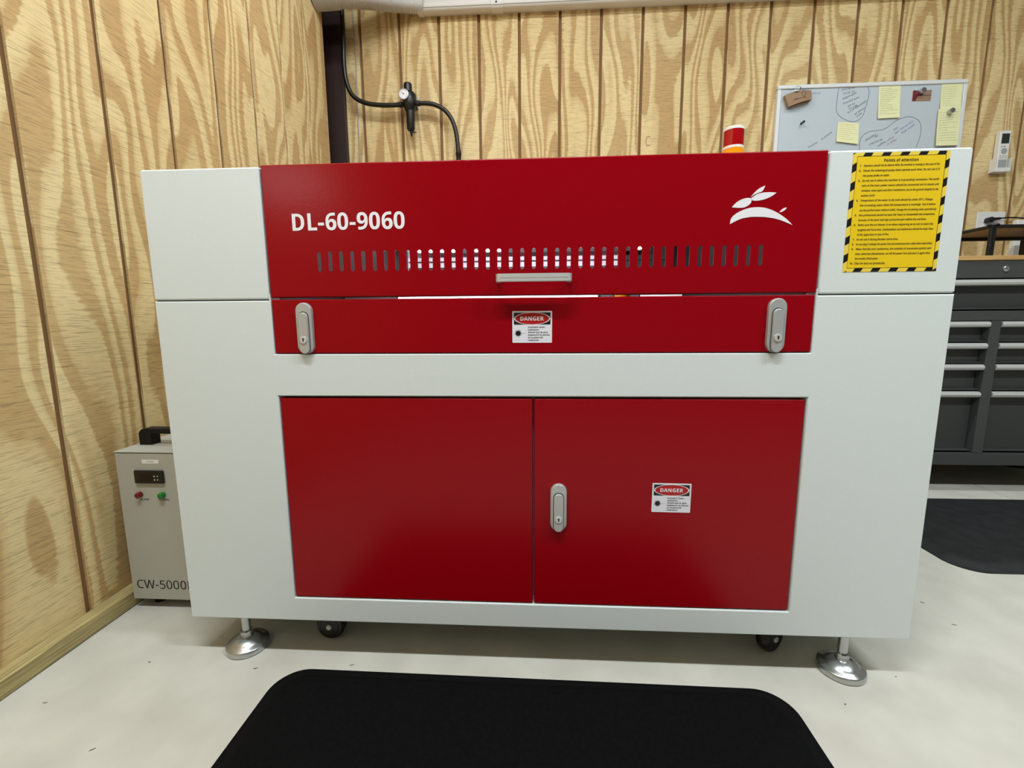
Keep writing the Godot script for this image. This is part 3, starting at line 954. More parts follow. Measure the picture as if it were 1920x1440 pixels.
# ------------------------------------------------------------------ chiller
func build_chiller() -> void:
	var o := thing("water_chiller", "grey metal water chiller box with black carrying handle on top, beside the left wall", "chiller", Vector3(-0.839, 0, -0.44))
	var hx := 0.1335; var zf := 0.29
	part("case", MB.new().box(Vector3(-hx, 0.026, -zf), Vector3(hx, 0.3915, zf), 0.0018), M.chill, o)
	part("top_cover", MB.new().box(Vector3(-hx - 0.001, 0.3925, -zf - 0.001), Vector3(hx + 0.001, 0.3955, zf + 0.001), 0.001), M.chill, o)
	for s in [Vector2(-1, 1), Vector2(1, 1), Vector2(-1, -1), Vector2(1, -1)]:
		part("rubber_foot", MB.new().at(Vector3(s.x * 0.10, 0, s.y * 0.25)).lathe([Vector2(0, 0), Vector2(0.014, 0), Vector2(0.017, 0.0262), Vector2(0, 0.0262)], 16), M.rubber, o)
	# handle: thick arch along x
	var pg := PackedVector2Array()
	var a := -0.107; var b := 0.125; var hh := 0.040; var th := 0.0125; var fw := 0.033; var r := 0.016
	pg.append(Vector2(b, 0))
	for k in 6: pg.append(Vector2(b - r, hh - r) + Vector2(cos(PI / 10 * k), sin(PI / 10 * k)) * r)
	for k in 6: pg.append(Vector2(a + r, hh - r) + Vector2(cos(PI / 2 + PI / 10 * k), sin(PI / 2 + PI / 10 * k)) * r)
	pg.append(Vector2(a, 0)); pg.append(Vector2(a + fw, 0)); pg.append(Vector2(a + fw, hh - th)); pg.append(Vector2(b - fw, hh - th)); pg.append(Vector2(b - fw, 0))
	part("carrying_handle", MB.new().prism(pg, -0.013, 0.013, 0.002), M.rubber, o, Vector3(-0.0150, 0.3956, 0.222))
	part("screw", MB.new().at(Vector3(-0.0, 0.3955, 0.277)).lathe([Vector2(0, 0), Vector2(0.004, 0), Vector2(0.003, 0.002), Vector2(0, 0.0024)], 12), M.chrome, o)
	var z := zf + 0.0001
	var ox := 0.839
	part("name_sticker", MB.new().box(Vector3(ox - 0.9068, 0.3675, z), Vector3(ox - 0.8668, 0.3765, z + 0.0004)), M.plastic, o)
	var dash := MB.new()
	for k in 9: dash.box(Vector3(ox - 0.8955 + k * 0.002, 0.3713, z + 0.0004), Vector3(ox - 0.8955 + k * 0.002 + 0.0014, 0.3727, z + 0.0005))
	part("printed_marks", dash, M.ink, o)
	var ct := part("temperature_controller", MB.new().box(Vector3(ox - 0.9262, 0.3208, z), Vector3(ox - 0.8558, 0.3518, z + 0.006), 0.0018), M.black, o)
	part("display", MB.new().box(Vector3(ox - 0.9205, 0.3268, z + 0.006), Vector3(ox - 0.8815, 0.3430, z + 0.0064)), M.screen, ct)
	for k in 4:
		var kx: float = ox - 0.876 + (k % 2) * 0.0075; var ky := 0.3390 - (k / 2) * 0.0085
		part("control_key", MB.new().prism(disc(0.0017, 3 if k % 2 else 4), z + 0.006, z + 0.0066), M.plastic, ct, Vector3(kx, ky, 0))
	for k in 2:
		var lx: float = ox - (0.9205 if k == 0 else 0.8650)
		var bt := part("indicator_lamp", MB.new().at(Vector3(0, 0, 0), Vector3(PI / 2, 0, 0)).lathe([Vector2(0, 0), Vector2(0.0068, 0), Vector2(0.0068, 0.009), Vector2(0.0045, 0.0115), Vector2(0, 0.012)], 20), M.redbtn if k == 0 else M.greenbtn, o, Vector3(lx, 0.2925, z))
		bt.set_meta("label", "dark red indicator lamp" if k == 0 else "green indicator lamp")
	var tb := MB.new()
	tb.add_text("ALARM", FONT_R, ox - 0.9225, 0.2780, 0.0054, z + 0.0003, 0.021)
	part("printed_word", tb, M.ink, o)
	tb = MB.new()
	tb.add_text("NORMAL", FONT_R, ox - 0.8775, 0.2780, 0.0054, z + 0.0003, 0.027)
	part("printed_word", tb, M.ink, o)
	tb = MB.new()
	tb.add_text("CW-5000D", FONT_R, ox - 0.9585, 0.0550, 0.0218, z + 0.0003, 0.144)
	part("printed_model_number", tb, M.print_black, o)


# ------------------------------------------------------------------ mats
func floor_mat(called: String, label: String, x0: float, z0: float, x1: float, z1: float, r: float, m: Material, turn := 0.0) -> void:
	var o := thing(called, label, "floor mat", Vector3((x0 + x1) / 2, 0, (z0 + z1) / 2))
	var hx := (x1 - x0) / 2; var hz := (z1 - z0) / 2
	var mb := MB.new()
	mb.at(Vector3.ZERO, Vector3(-PI / 2, 0, 0))
	# a thin rim, a long slope, then the raised top
	var steps := [[0.0, 0.0], [0.0, 0.003], [0.008, 0.0055], [0.026, 0.0135], [0.034, 0.0158], [0.045, 0.0165]]
	var loops := []
	for s in steps: loops.append(round_rect(-hx + s[0], -hz + s[0], hx - s[0], hz - s[0], maxf(r - s[0] * 0.6, 0.01), 10))
	for i in steps.size() - 1:
		var lo: PackedVector2Array = loops[i]; var hi: PackedVector2Array = loops[i + 1]
		for k in lo.size():
			var j := (k + 1) % lo.size()
			mb.quad(Vector3(lo[k].x, lo[k].y, steps[i][1]), Vector3(lo[j].x, lo[j].y, steps[i][1]), Vector3(hi[j].x, hi[j].y, steps[i + 1][1]), Vector3(hi[k].x, hi[k].y, steps[i + 1][1]))
	mb.prism(loops[5], 0.0165, 0.0165, 0.0, false)
	mb.prism(loops[0], 0.0002, 0.0002, 0.0, true)
	part("mat_top", mb, m, o)
	o.rotation.y = turn


func build_mats() -> void:
	floor_mat("floor_mat", "black anti-fatigue mat with sloped edges lying in front of the red doors", -0.503, 0.022, 0.462, 0.632, 0.06, M.mat_black, -0.008)
	floor_mat("floor_mat", "charcoal floor mat with rounded corner in front of the grey tool chest", 1.163, -0.922, 2.45, -0.40, 0.075, M.mat_grey)


# ------------------------------------------------------------------ duct, hoses, regulator
func build_duct_and_air() -> void:
	var o := thing("duct_cover", "white plastic pipe cover along the top of the back wall, flexible at the left end", "duct", Vector3(0, 2.1, WALL_Z))
	var off := Vector3(0, -2.1, -WALL_Z)
	# corrugated flexible length, wrapped from the left wall round the post to the back wall
	var path := curve([Vector3(-1.018, 2.178, -1.435), Vector3(-0.90, 2.186, -1.447), Vector3(-0.78, 2.208, -1.505), Vector3(-0.67, 2.232, -1.585), Vector3(-0.565, 2.240, -1.622)], 240)
	var mb := MB.new()
	var prev := []; var prevn := []
	for i in path.size():
		var f := float(i) / (path.size() - 1)
		var rz := lerpf(0.058, 0.044, smooth(0.1, 1.0, f)); var ry := lerpf(0.060, 0.048, smooth(0.1, 1.0, f))
		var w := 1.0 + 0.085 * sin(f * TAU * 60.0)
		var d: Vector3 = (path[mini(i + 1, path.size() - 1)] - path[maxi(i - 1, 0)]).normalized()
		var sd := d.cross(Vector3.UP).normalized()
		var ring := []; var rn := []
		for k in 24:
			var a := TAU * k / 24
			var c := cos(a); var s := sin(a)
			var cc := signf(c) * pow(absf(c), 0.8); var ss := signf(s) * pow(absf(s), 0.8)
			ring.append(path[i] + off + (sd * cc * rz + Vector3.UP * ss * ry) * w)
			rn.append((sd * c + Vector3.UP * s - d * cos(f * TAU * 60.0) * 0.75).normalized())
		if i > 0:
			for k in 24:
				var j := (k + 1) % 24
				mb.quadn(prev[j], prev[k], ring[k], ring[j], prevn[j], prevn[k], rn[k], rn[j])
		prev = ring; prevn = rn
	part("flexible_section", mb, M.duct, o)
	# straight trunking: flat back on the wall, two shallow grooves low on the face
	var pf := PackedVector2Array([Vector2(0.0, 2.200), Vector2(0.030, 2.193), Vector2(0.052, 2.193), Vector2(0.060, 2.1985), Vector2(0.062, 2.2015), Vector2(0.0555, 2.2025), Vector2(0.0555, 2.2040), Vector2(0.0635, 2.205), Vector2(0.0660, 2.212), Vector2(0.0665, 2.222), Vector2(0.0655, 2.245), Vector2(0.058, 2.270), Vector2(0.040, 2.288), Vector2(0.0, 2.292)])
	var ex := MB.new()
	ex.at(Vector3(0, -2.1, 0), Vector3(0, -PI / 2, 0)).prism(pf, -2.6, 0.580)
	part("straight_section", ex, M.duct, o)
	var cl := PackedVector2Array()
	for q in pf: cl.append(Vector2(q.x * 1.06, 2.246 + (q.y - 2.246) * 1.09))
	var cp := part("coupling_clip", MB.new().at(Vector3(0, -2.1, 0), Vector3(0, -PI / 2, 0)).prism(cl, 0.165, 0.223, 0.001), M.duct, o)
	part("screw_head", MB.new().at(Vector3(-0.196, 0.1105, 0.0705), Vector3(PI / 2, 0, 0)).lathe([Vector2(0, 0), Vector2(0.0045, 0), Vector2(0.004, 0.002), Vector2(0, 0.0025)], 14), M.dark, cp)
	part("end_collar", MB.new().at(Vector3(0, -2.1, 0), Vector3(0, -PI / 2, 0)).prism(cl, 0.562, 0.588, 0.001), M.duct, o)
	# regulator
	var zr := WALL_Z + 0.055
	var rg := thing("air_regulator", "black compressed air filter regulator with round white pressure gauge on the board wall", "air regulator", Vector3(-0.6435, 1.771, zr))
	var body := MB.new()
	body.at(Vector3(0.002, -0.034, 0)).lathe([Vector2(0, 0), Vector2(0.022, 0), Vector2(0.027, 0.012), Vector2(0.034, 0.030), Vector2(0.034, 0.078), Vector2(0.024, 0.090), Vector2(0, 0.088)], 24)
	part("body", body, M.black, rg)
	part("mounting_bracket", MB.new().box(Vector3(0.020, -0.002, -0.0545), Vector3(0.036, 0.060, -0.0515), 0.001).box(Vector3(0.030, 0.002, -0.054), Vector3(0.033, 0.056, 0.012), 0.001), M.satin, rg)
	part("adjusting_knob", MB.new().at(Vector3(-0.004, 0.053, 0)).lathe([Vector2(0, 0), Vector2(0.0205, 0), Vector2(0.0212, 0.036), Vector2(0.0185, 0.044), Vector2(0, 0.046)], 20), M.black, rg)
	part("filter_bowl", MB.new().at(Vector3(0.004, -0.125, 0)).lathe([Vector2(0, 0), Vector2(0.0155, 0.0), Vector2(0.0200, 0.010), Vector2(0.0215, 0.092), Vector2(0, 0.092)], 24), M.black, rg)
	part("drain_valve", MB.new().at(Vector3(0.006, -0.153, 0)).lathe([Vector2(0, 0), Vector2(0.003, 0.0), Vector2(0.004, 0.006), Vector2(0.007, 0.016), Vector2(0.008, 0.029), Vector2(0, 0.029)], 16).box(Vector3(0.004, 0.0175, -0.003), Vector3(0.026, 0.0225, 0.003), 0.001), M.black, rg)
	var gz := 0.034
	var gp := part("pressure_gauge", MB.new().at(Vector3(-0.0165, 0.0320, gz - 0.012), Vector3(PI / 2, 0, 0)).lathe([Vector2(0, 0), Vector2(0.0235, 0), Vector2(0.0250, 0.003), Vector2(0.0250, 0.018), Vector2(0.0225, 0.019), Vector2(0.0225, 0.0165), Vector2(0, 0.0165)], 32), M.satin, rg)
	part("gauge_dial", MB.new().prism(disc(0.0222, 28), 0.0, 0.0003), M.print_white, gp, Vector3(-0.0165, 0.0320, gz + 0.0048))
	var tk := MB.new()
	for k in 11:
		var a := deg_to_rad(225.0 - 27.0 * k)
		tk.at(Vector3(cos(a) * 0.0175, sin(a) * 0.0175, 0), Vector3(0, 0, a)).box(Vector3(-0.0022, -0.0004, 0), Vector3(0.0022, 0.0004, 0.0003))
	tk.at(Vector3.ZERO, Vector3(0, 0, 2.5)).box(Vector3(-0.004, -0.0006, 0.0003), Vector3(0.014, 0.0006, 0.0008))
	tk.at(Vector3.ZERO).prism(disc(0.0026, 12), 0.0, 0.001)
	part("gauge_needle", tk, M.print_black, gp, Vector3(-0.0165, 0.0320, gz + 0.0052))
	for s in [-1.0, 1.0]:
		var fx := -0.044 if s < 0 else 0.046
		part("hose_fitting", MB.new().at(Vector3(fx, 0.0 if s < 0 else 0.003, 0), Vector3(0, 0, PI / 2)).lathe([Vector2(0, -0.017), Vector2(0.010, -0.017), Vector2(0.010, -0.010), Vector2(0.0135, -0.008), Vector2(0.0135, 0.006), Vector2(0.0115, 0.008), Vector2(0.0115, 0.017), Vector2(0, 0.017)], 12), M.black, rg)
	# hoses
	var h1 := curve([Vector3(-0.965, 2.317, zr), Vector3(-0.965, 2.116, zr), Vector3(-0.969, 1.970, zr), Vector3(-0.960, 1.883, zr), Vector3(-0.931, 1.820, zr), Vector3(-0.869, 1.785, zr), Vector3(-0.787, 1.772, zr), Vector3(-0.704, 1.770, zr)], 60)
	var ho := part("air_hose", MB.new().tube(h1, 0.0108, 14), M.black, self)
	tag(ho, "black air hose coming down the brown post into the regulator", "hose")
	var h2 := curve([Vector3(-0.586, 1.774, zr), Vector3(-0.550, 1.773, zr), Vector3(-0.513, 1.765, zr), Vector3(-0.470, 1.744, zr), Vector3(-0.436, 1.707, zr), Vector3(-0.413, 1.654, zr), Vector3(-0.402, 1.584, zr), Vector3(-0.398, 1.512, zr), Vector3(-0.390, 1.28, zr + 0.01), Vector3(-0.388, 1.02, -1.50), Vector3(-0.386, 0.86, -1.25), Vector3(-0.386, 0.84, -0.951)], 70)
	ho = part("air_hose", MB.new().tube(h2, 0.0108, 14), M.black, self)
	tag(ho, "black air hose arching from the regulator down behind the red lid", "hose")
	part("hose_fitting", MB.new().at(Vector3(-0.398, 1.517, zr)).lathe([Vector2(0, -0.02), Vector2(0.0128, -0.02), Vector2(0.0128, 0.004), Vector2(0.0145, 0.006), Vector2(0.0145, 0.018), Vector2(0.0125, 0.020), Vector2(0.0125, 0.030), Vector2(0, 0.030)], 12), M.black, ho)
	# thin grey cable down the wall
	var cb := curve([Vector3(-0.930, 2.30, WALL_Z + 0.0035), Vector3(-0.931, 2.19, WALL_Z + 0.0035), Vector3(-0.925, 2.05, WALL_Z + 0.0035), Vector3(-0.930, 1.88, WALL_Z + 0.0035), Vector3(-0.931, 1.72, WALL_Z + 0.0035), Vector3(-0.932, 1.52, WALL_Z + 0.0035), Vector3(-0.932, 0.2, WALL_Z + 0.0035)], 40)
	tag(part("cable", MB.new().tube(cb, 0.003, 8), M.greylight, self), "thin grey cable hanging on the boards right of the brown post", "cable")


# ------------------------------------------------------------------ whiteboard and what hangs on it
func ring_line(mb: MB, pts: Array, z: float, wdt: float) -> void:
	for i in pts.size() - 1:
		var a: Vector2 = pts[i]; var b: Vector2 = pts[i + 1]
		var d := (b - a).normalized().orthogonal() * wdt / 2
		mb.quad(Vector3(a.x - d.x, a.y - d.y, z), Vector3(b.x - d.x, b.y - d.y, z), Vector3(b.x + d.x, b.y + d.y, z), Vector3(a.x + d.x, a.y + d.y, z))
		if mb.n[mb.n.size() - 1].z < 0:
			for k in 6:
				mb.n[mb.n.size() - 1 - k] = Vector3.BACK
			for k in 2:
				var e := mb.v.size() - 3 * (k + 1)
				var w := mb.v[e + 1]; mb.v[e + 1] = mb.v[e + 2]; mb.v[e + 2] = w


func curve2(pts: Array, n: int) -> Array:
	var q := []
	for p in pts: q.append(Vector3(p.x, p.y, 0))
	var out := []
	for p in curve(q, n): out.append(Vector2(p.x, p.y))
	return out


func note(label: String, corners: Array, z: float, rows: int, sd: int) -> Node3D:
	# a paper sheet slightly curled away at its lower edge; corners: TL TR BR BL
	var rng := RandomNumberGenerator.new(); rng.seed = sd
	var o := MeshInstance3D.new()
	var mb := MB.new(); var ln := MB.new()
	var base: Vector2 = (corners[0] + corners[2]) / 2
	var n := 8
	var P := func(u: float, t: float) -> Vector3:
		var q: Vector2 = (corners[0].lerp(corners[1], u)).lerp(corners[3].lerp(corners[2], u), t) - base
		return Vector3(q.x, q.y, 0.0006 + 0.007 * t * t)
	for i in n:
		var t0 := float(i) / n; var t1 := float(i + 1) / n
		mb.quad(P.call(0, t1), P.call(1, t1), P.call(1, t0), P.call(0, t0))
		mb.quad(P.call(0, t0) - Vector3(0, 0, 0.0004), P.call(1, t0) - Vector3(0, 0, 0.0004), P.call(1, t1) - Vector3(0, 0, 0.0004), P.call(0, t1) - Vector3(0, 0, 0.0004))
	for i in rows:
		var t := 0.1 + 0.82 * i / rows
		var u := 0.08
		var endu := rng.randf_range(0.45, 0.95)
		while u < endu:
			var l := rng.randf_range(0.03, 0.12)
			var e := minf(u + l, endu)
			var d := Vector3(0, 0, 0.0005)
			mb = mb
			ln.quad(P.call(u, t + 0.012) + d, P.call(e, t + 0.012) + d, P.call(e, t) + d, P.call(u, t) + d)
			u = e + rng.randf_range(0.015, 0.04)
	o = part("sticky_note", mb, M.note, self, Vector3(base.x, base.y, z))
	part("handwriting", ln, M.noteline, o)
	return tag(o, label, "sticky note", "yellow notes on the whiteboard")


func build_whiteboard() -> void:
	var x0 := 1.180; var x1 := 2.066; var y1 := 1.8175; var y0 := 1.21
	var zf := WALL_Z + 0.02
	var o := thing("whiteboard", "white framed dry erase board covered with notes and marker writing on the back wall", "whiteboard", Vector3(x0, y0, WALL_Z))
	var w := x1 - x0; var h := y1 - y0
	part("writing_surface", MB.new().box(Vector3(0.004, 0.004, 0.002), Vector3(w - 0.004, h - 0.004, 0.013)), M.board, o)
	var fw := 0.0195
	for s in [[0, 0, w, fw], [0, h - fw, w, h], [0, fw, fw, h - fw], [w - fw, fw, w, h - fw]]:
		part("frame_rail", MB.new().box(Vector3(s[0], s[1], 0.0005), Vector3(s[2], s[3], 0.020), 0.004), M.frame, o)
	var zb := 0.0133
	var ax := -x0; var ay := -y0
	# marker outlines
	var lines := MB.new()
	ring_line(lines, curve2([Vector2(1.470 + ax, 1.797 + ay), Vector2(1.467 + ax, 1.735 + ay), Vector2(1.470 + ax, 1.690 + ay), Vector2(1.500 + ax, 1.660 + ay), Vector2(1.553 + ax, 1.641 + ay), Vector2(1.590 + ax, 1.660 + ay), Vector2(1.604 + ax, 1.700 + ay), Vector2(1.615 + ax, 1.765 + ay), Vector2(1.608 + ax, 1.797 + ay)], 40), zb, 0.0026)
	part("marker_outline", lines, M.inkline, o)
	lines = MB.new()
	ring_line(lines, curve2([Vector2(1.595 + ax, 1.500 + ay), Vector2(1.596 + ax, 1.560 + ay), Vector2(1.628 + ax, 1.592 + ay), Vector2(1.702 + ax, 1.603 + ay), Vector2(1.755 + ax, 1.640 + ay), Vector2(1.815 + ax, 1.657 + ay), Vector2(1.865 + ax, 1.632 + ay), Vector2(1.876 + ax, 1.575 + ay), Vector2(1.862 + ax, 1.515 + ay)], 50), zb, 0.0026)
	part("marker_outline", lines, M.inkline, o)
	var tx := MB.new()
	var words := {
		"ink": [["(over) the one", 1.484, 1.785, 0.0621, 0.122], ["Focus on", 1.494, 1.767, 0.0525, 0.198], ["hologram (glob)", 1.493, 1.743, 0.0680, 0.407], ["Ground wire", 1.498, 1.722, 0.0773, 0.352], ["laser not", 1.522, 1.709, 0.0341, 0.409], ["For 20%", 1.528, 1.696, 0.0417, 0.388], ["Turn off dehumidifier", 1.522, 1.677, 0.1033, 0.566], ["all about", 1.558, 1.671, 0.0538, 0.595], ["Low", 1.569, 1.661, 0.0266, 0.664], ["10 minutes", 1.409, 1.558, 0.0596, 0.643], ["Donnie", 1.351, 1.524, 0.0478, 0.521], ["INVISIBLE", 1.620, 1.549, 0.0552, 0.536], ["AC", 1.664, 1.563, 0.0202, 0.626], ["CRITICAL", 1.640, 1.529, 0.0678, 0.384], ["coffee", 1.681, 1.521, 0.0414, 0.539]],
		"inkblue": [["Test", 1.747, 1.592, 0.0252, 0.591], ["last", 1.756, 1.578, 0.0221, 0.559], ["and use other", 1.779, 1.596, 0.0689, 0.571], ["large model", 1.788, 1.579, 0.0669, 0.593]],
		"inkred": [["office", 1.724, 1.546, 0.0359, 0.552], ["is after", 1.726, 1.529, 0.0486, 0.503]]}
	for k in words:
		tx = MB.new()
		for q in words[k]:
			tx.add_text(q[0], FONT_R, q[1] + ax, q[2] + ay, 0.0088, zb, q[3], 0.25, q[4])
		part("handwriting", tx, M[k], o, Vector3.ZERO, {"ink": "black handwriting", "inkblue": "blue handwriting", "inkred": "faded red handwriting"}[k])
	tx = MB.new()
	tx.add_text("office", FONT_R, 1.335 + ax, 1.772 + ay, 0.0090, zb, 0.05, 0.2, 0.03)
	part("handwriting", tx, M.inkline, o, Vector3.ZERO, "faded grey handwriting")
	# notes
	var zn := WALL_Z + 0.0134
	note("tall yellow note left of the red and tan card on the whiteboard", [Vector2(1.658, 1.803), Vector2(1.759, 1.805), Vector2(1.764, 1.652), Vector2(1.663, 1.650)], zn, 15, 1)
	note("small square yellow note low at the middle of the whiteboard", [Vector2(1.482, 1.643), Vector2(1.582, 1.634), Vector2(1.582, 1.535), Vector2(1.477, 1.550)], zn, 8, 2)
	note("upper yellow note at the right edge of the whiteboard", [Vector2(1.948, 1.797), Vector2(2.043, 1.797), Vector2(2.044, 1.680), Vector2(1.947, 1.683)], zn, 9, 3)
	note("lower yellow note under a silver magnet at the right edge of the whiteboard", [Vector2(1.940, 1.684), Vector2(2.044, 1.690), Vector2(2.044, 1.515), Vector2(1.942, 1.515)], zn + 0.0075, 12, 4)
	# cardboard cup sleeve held by a clip
	var sl := MB.new()
	var cy := 1.85 # arc centre below the sleeve band
	var band := func(u: float, low: bool, back: bool) -> Vector3:
		var p := Vector2(-0.064, 0.001).lerp(Vector2(0.061, 0.019), u) + Vector2(0, 0.0065 * sin(PI * u))
		if low: p = Vector2(-0.042, -0.053).lerp(Vector2(0.063, -0.025), u) + Vector2(0, 0.002 * sin(PI * u))
		return Vector3(p.x, p.y, 0.003 if back else (0.018 + 0.012 * sin(PI * u) + (0.004 if low else 0.0)))
	for i in 12:
		var u := i / 12.0; var w2 := (i + 1) / 12.0
		sl.quad(band.call(u, true, false), band.call(w2, true, false), band.call(w2, false, false), band.call(u, false, false))
		sl.quad(band.call(w2, true, true), band.call(u, true, true), band.call(u, false, true), band.call(w2, false, true))
	sl.quad(band.call(0.0, true, true), band.call(0.0, true, false), band.call(0.0, false, false), band.call(0.0, false, true))
	sl.quad(band.call(1.0, true, false), band.call(1.0, true, true), band.call(1.0, false, true), band.call(1.0, false, false))
	var cs := part("cup_sleeve", sl, M.kraft, self, Vector3(1.272, 1.763, zn))
	tag(cs, "brown cardboard cup sleeve hanging from a clip at the left of the whiteboard", "cup sleeve")
	var pm := MB.new()
	ring_line(pm, curve2([Vector2(0.009, 0.004), Vector2(0.012, -0.008), Vector2(0.022, -0.010), Vector2(0.028, 0.0), Vector2(0.024, 0.010), Vector2(0.013, 0.010), Vector2(0.009, 0.004)], 20), 0.0318, 0.0016)
	for k in 8:
		pm.at(Vector3(-0.022 + k * 0.0068, -0.0235 + k * 0.0012, 0.0325), Vector3(0, 0, 0.15)).box(Vector3(-0.0022, -0.0018 - 0.0006 * (k % 3), 0), Vector3(0.0022, 0.0018, 0.0004))
	part("printed_emblem", pm, M.kraftprint, cs)
	var bc := thing("binder_clip", "small silver clip holding the cardboard sleeve on the whiteboard", "clip", Vector3(1.257, 1.776, zn))
	var loop := []
	for k in 13:
		var a := -0.5 + (PI + 1.0) * k / 12.0
		loop.append(Vector3(cos(a) * 0.0085, 0.012 + sin(a) * 0.010, 0.034))
	part("wire_loop", MB.new().tube(loop, 0.0017, 8), M.chrome, bc)
	part("clip_body", MB.new().box(Vector3(-0.011, -0.004, 0.0318), Vector3(0.011, 0.006, 0.0365), 0.002), M.chrome, bc)
	part("magnet_button", MB.new().at(Vector3(0.012, 0.012, 0.0), Vector3(PI / 2, 0, 0)).lathe([Vector2(0, 0.0), Vector2(0.007, 0.0), Vector2(0.007, 0.034), Vector2(0, 0.036)], 14), M.chrome, bc)
	# card under a magnet
	var cd := thing("card", "red and tan plastic card under a silver magnet on the whiteboard", "card", Vector3(1.861, 1.751, zn))
	part("card_face", MB.new().prism(round_rect(-0.0435, -0.0255, 0.0435, 0.0235, 0.003, 4), 0.0, 0.0009), M.cardtan, cd)
	part("red_band", MB.new().prism(PackedVector2Array([Vector2(-0.0415, -0.0235), Vector2(-0.027, -0.0235), Vector2(-0.019, -0.004), Vector2(0.004, 0.002), Vector2(0.004, 0.0225), Vector2(-0.0415, 0.0225)]), 0.0009, 0.0011), M.cardred, cd)
	part("dark_stripe", MB.new().box(Vector3(-0.012, -0.002, 0.0009), Vector3(0.043, 0.001, 0.0012)), M.kraftprint, cd)
	var mg := [[Vector3(1.851, 1.766, zn + 0.0011), "silver cylinder magnet pinning the red and tan card"], [Vector3(1.988, 1.668, zn + 0.0081), "silver cylinder magnet pinning the yellow notes"]]
	for q in mg:
		var g := part("magnet", MB.new().at(Vector3.ZERO, Vector3(PI / 2, 0, 0)).lathe([Vector2(0, 0), Vector2(0.0115, 0), Vector2(0.0115, 0.0225), Vector2(0.0105, 0.0240), Vector2(0, 0.0240)], 24), M.chrome, self, q[0])
		tag(g, q[1], "magnet", "silver magnets")
	var pn := part("magnet_pin", MB.new().at(Vector3.ZERO, Vector3(PI / 2, 0, 0)).lathe([Vector2(0, 0), Vector2(0.0055, 0), Vector2(0.0042, 0.004), Vector2(0.0034, 0.011), Vector2(0.0060, 0.016), Vector2(0.0060, 0.024), Vector2(0, 0.0245)], 18), M.black, self, Vector3(1.306, 1.640, zn))
	tag(pn, "small black push pin magnet alone at the left of the whiteboard", "magnet")


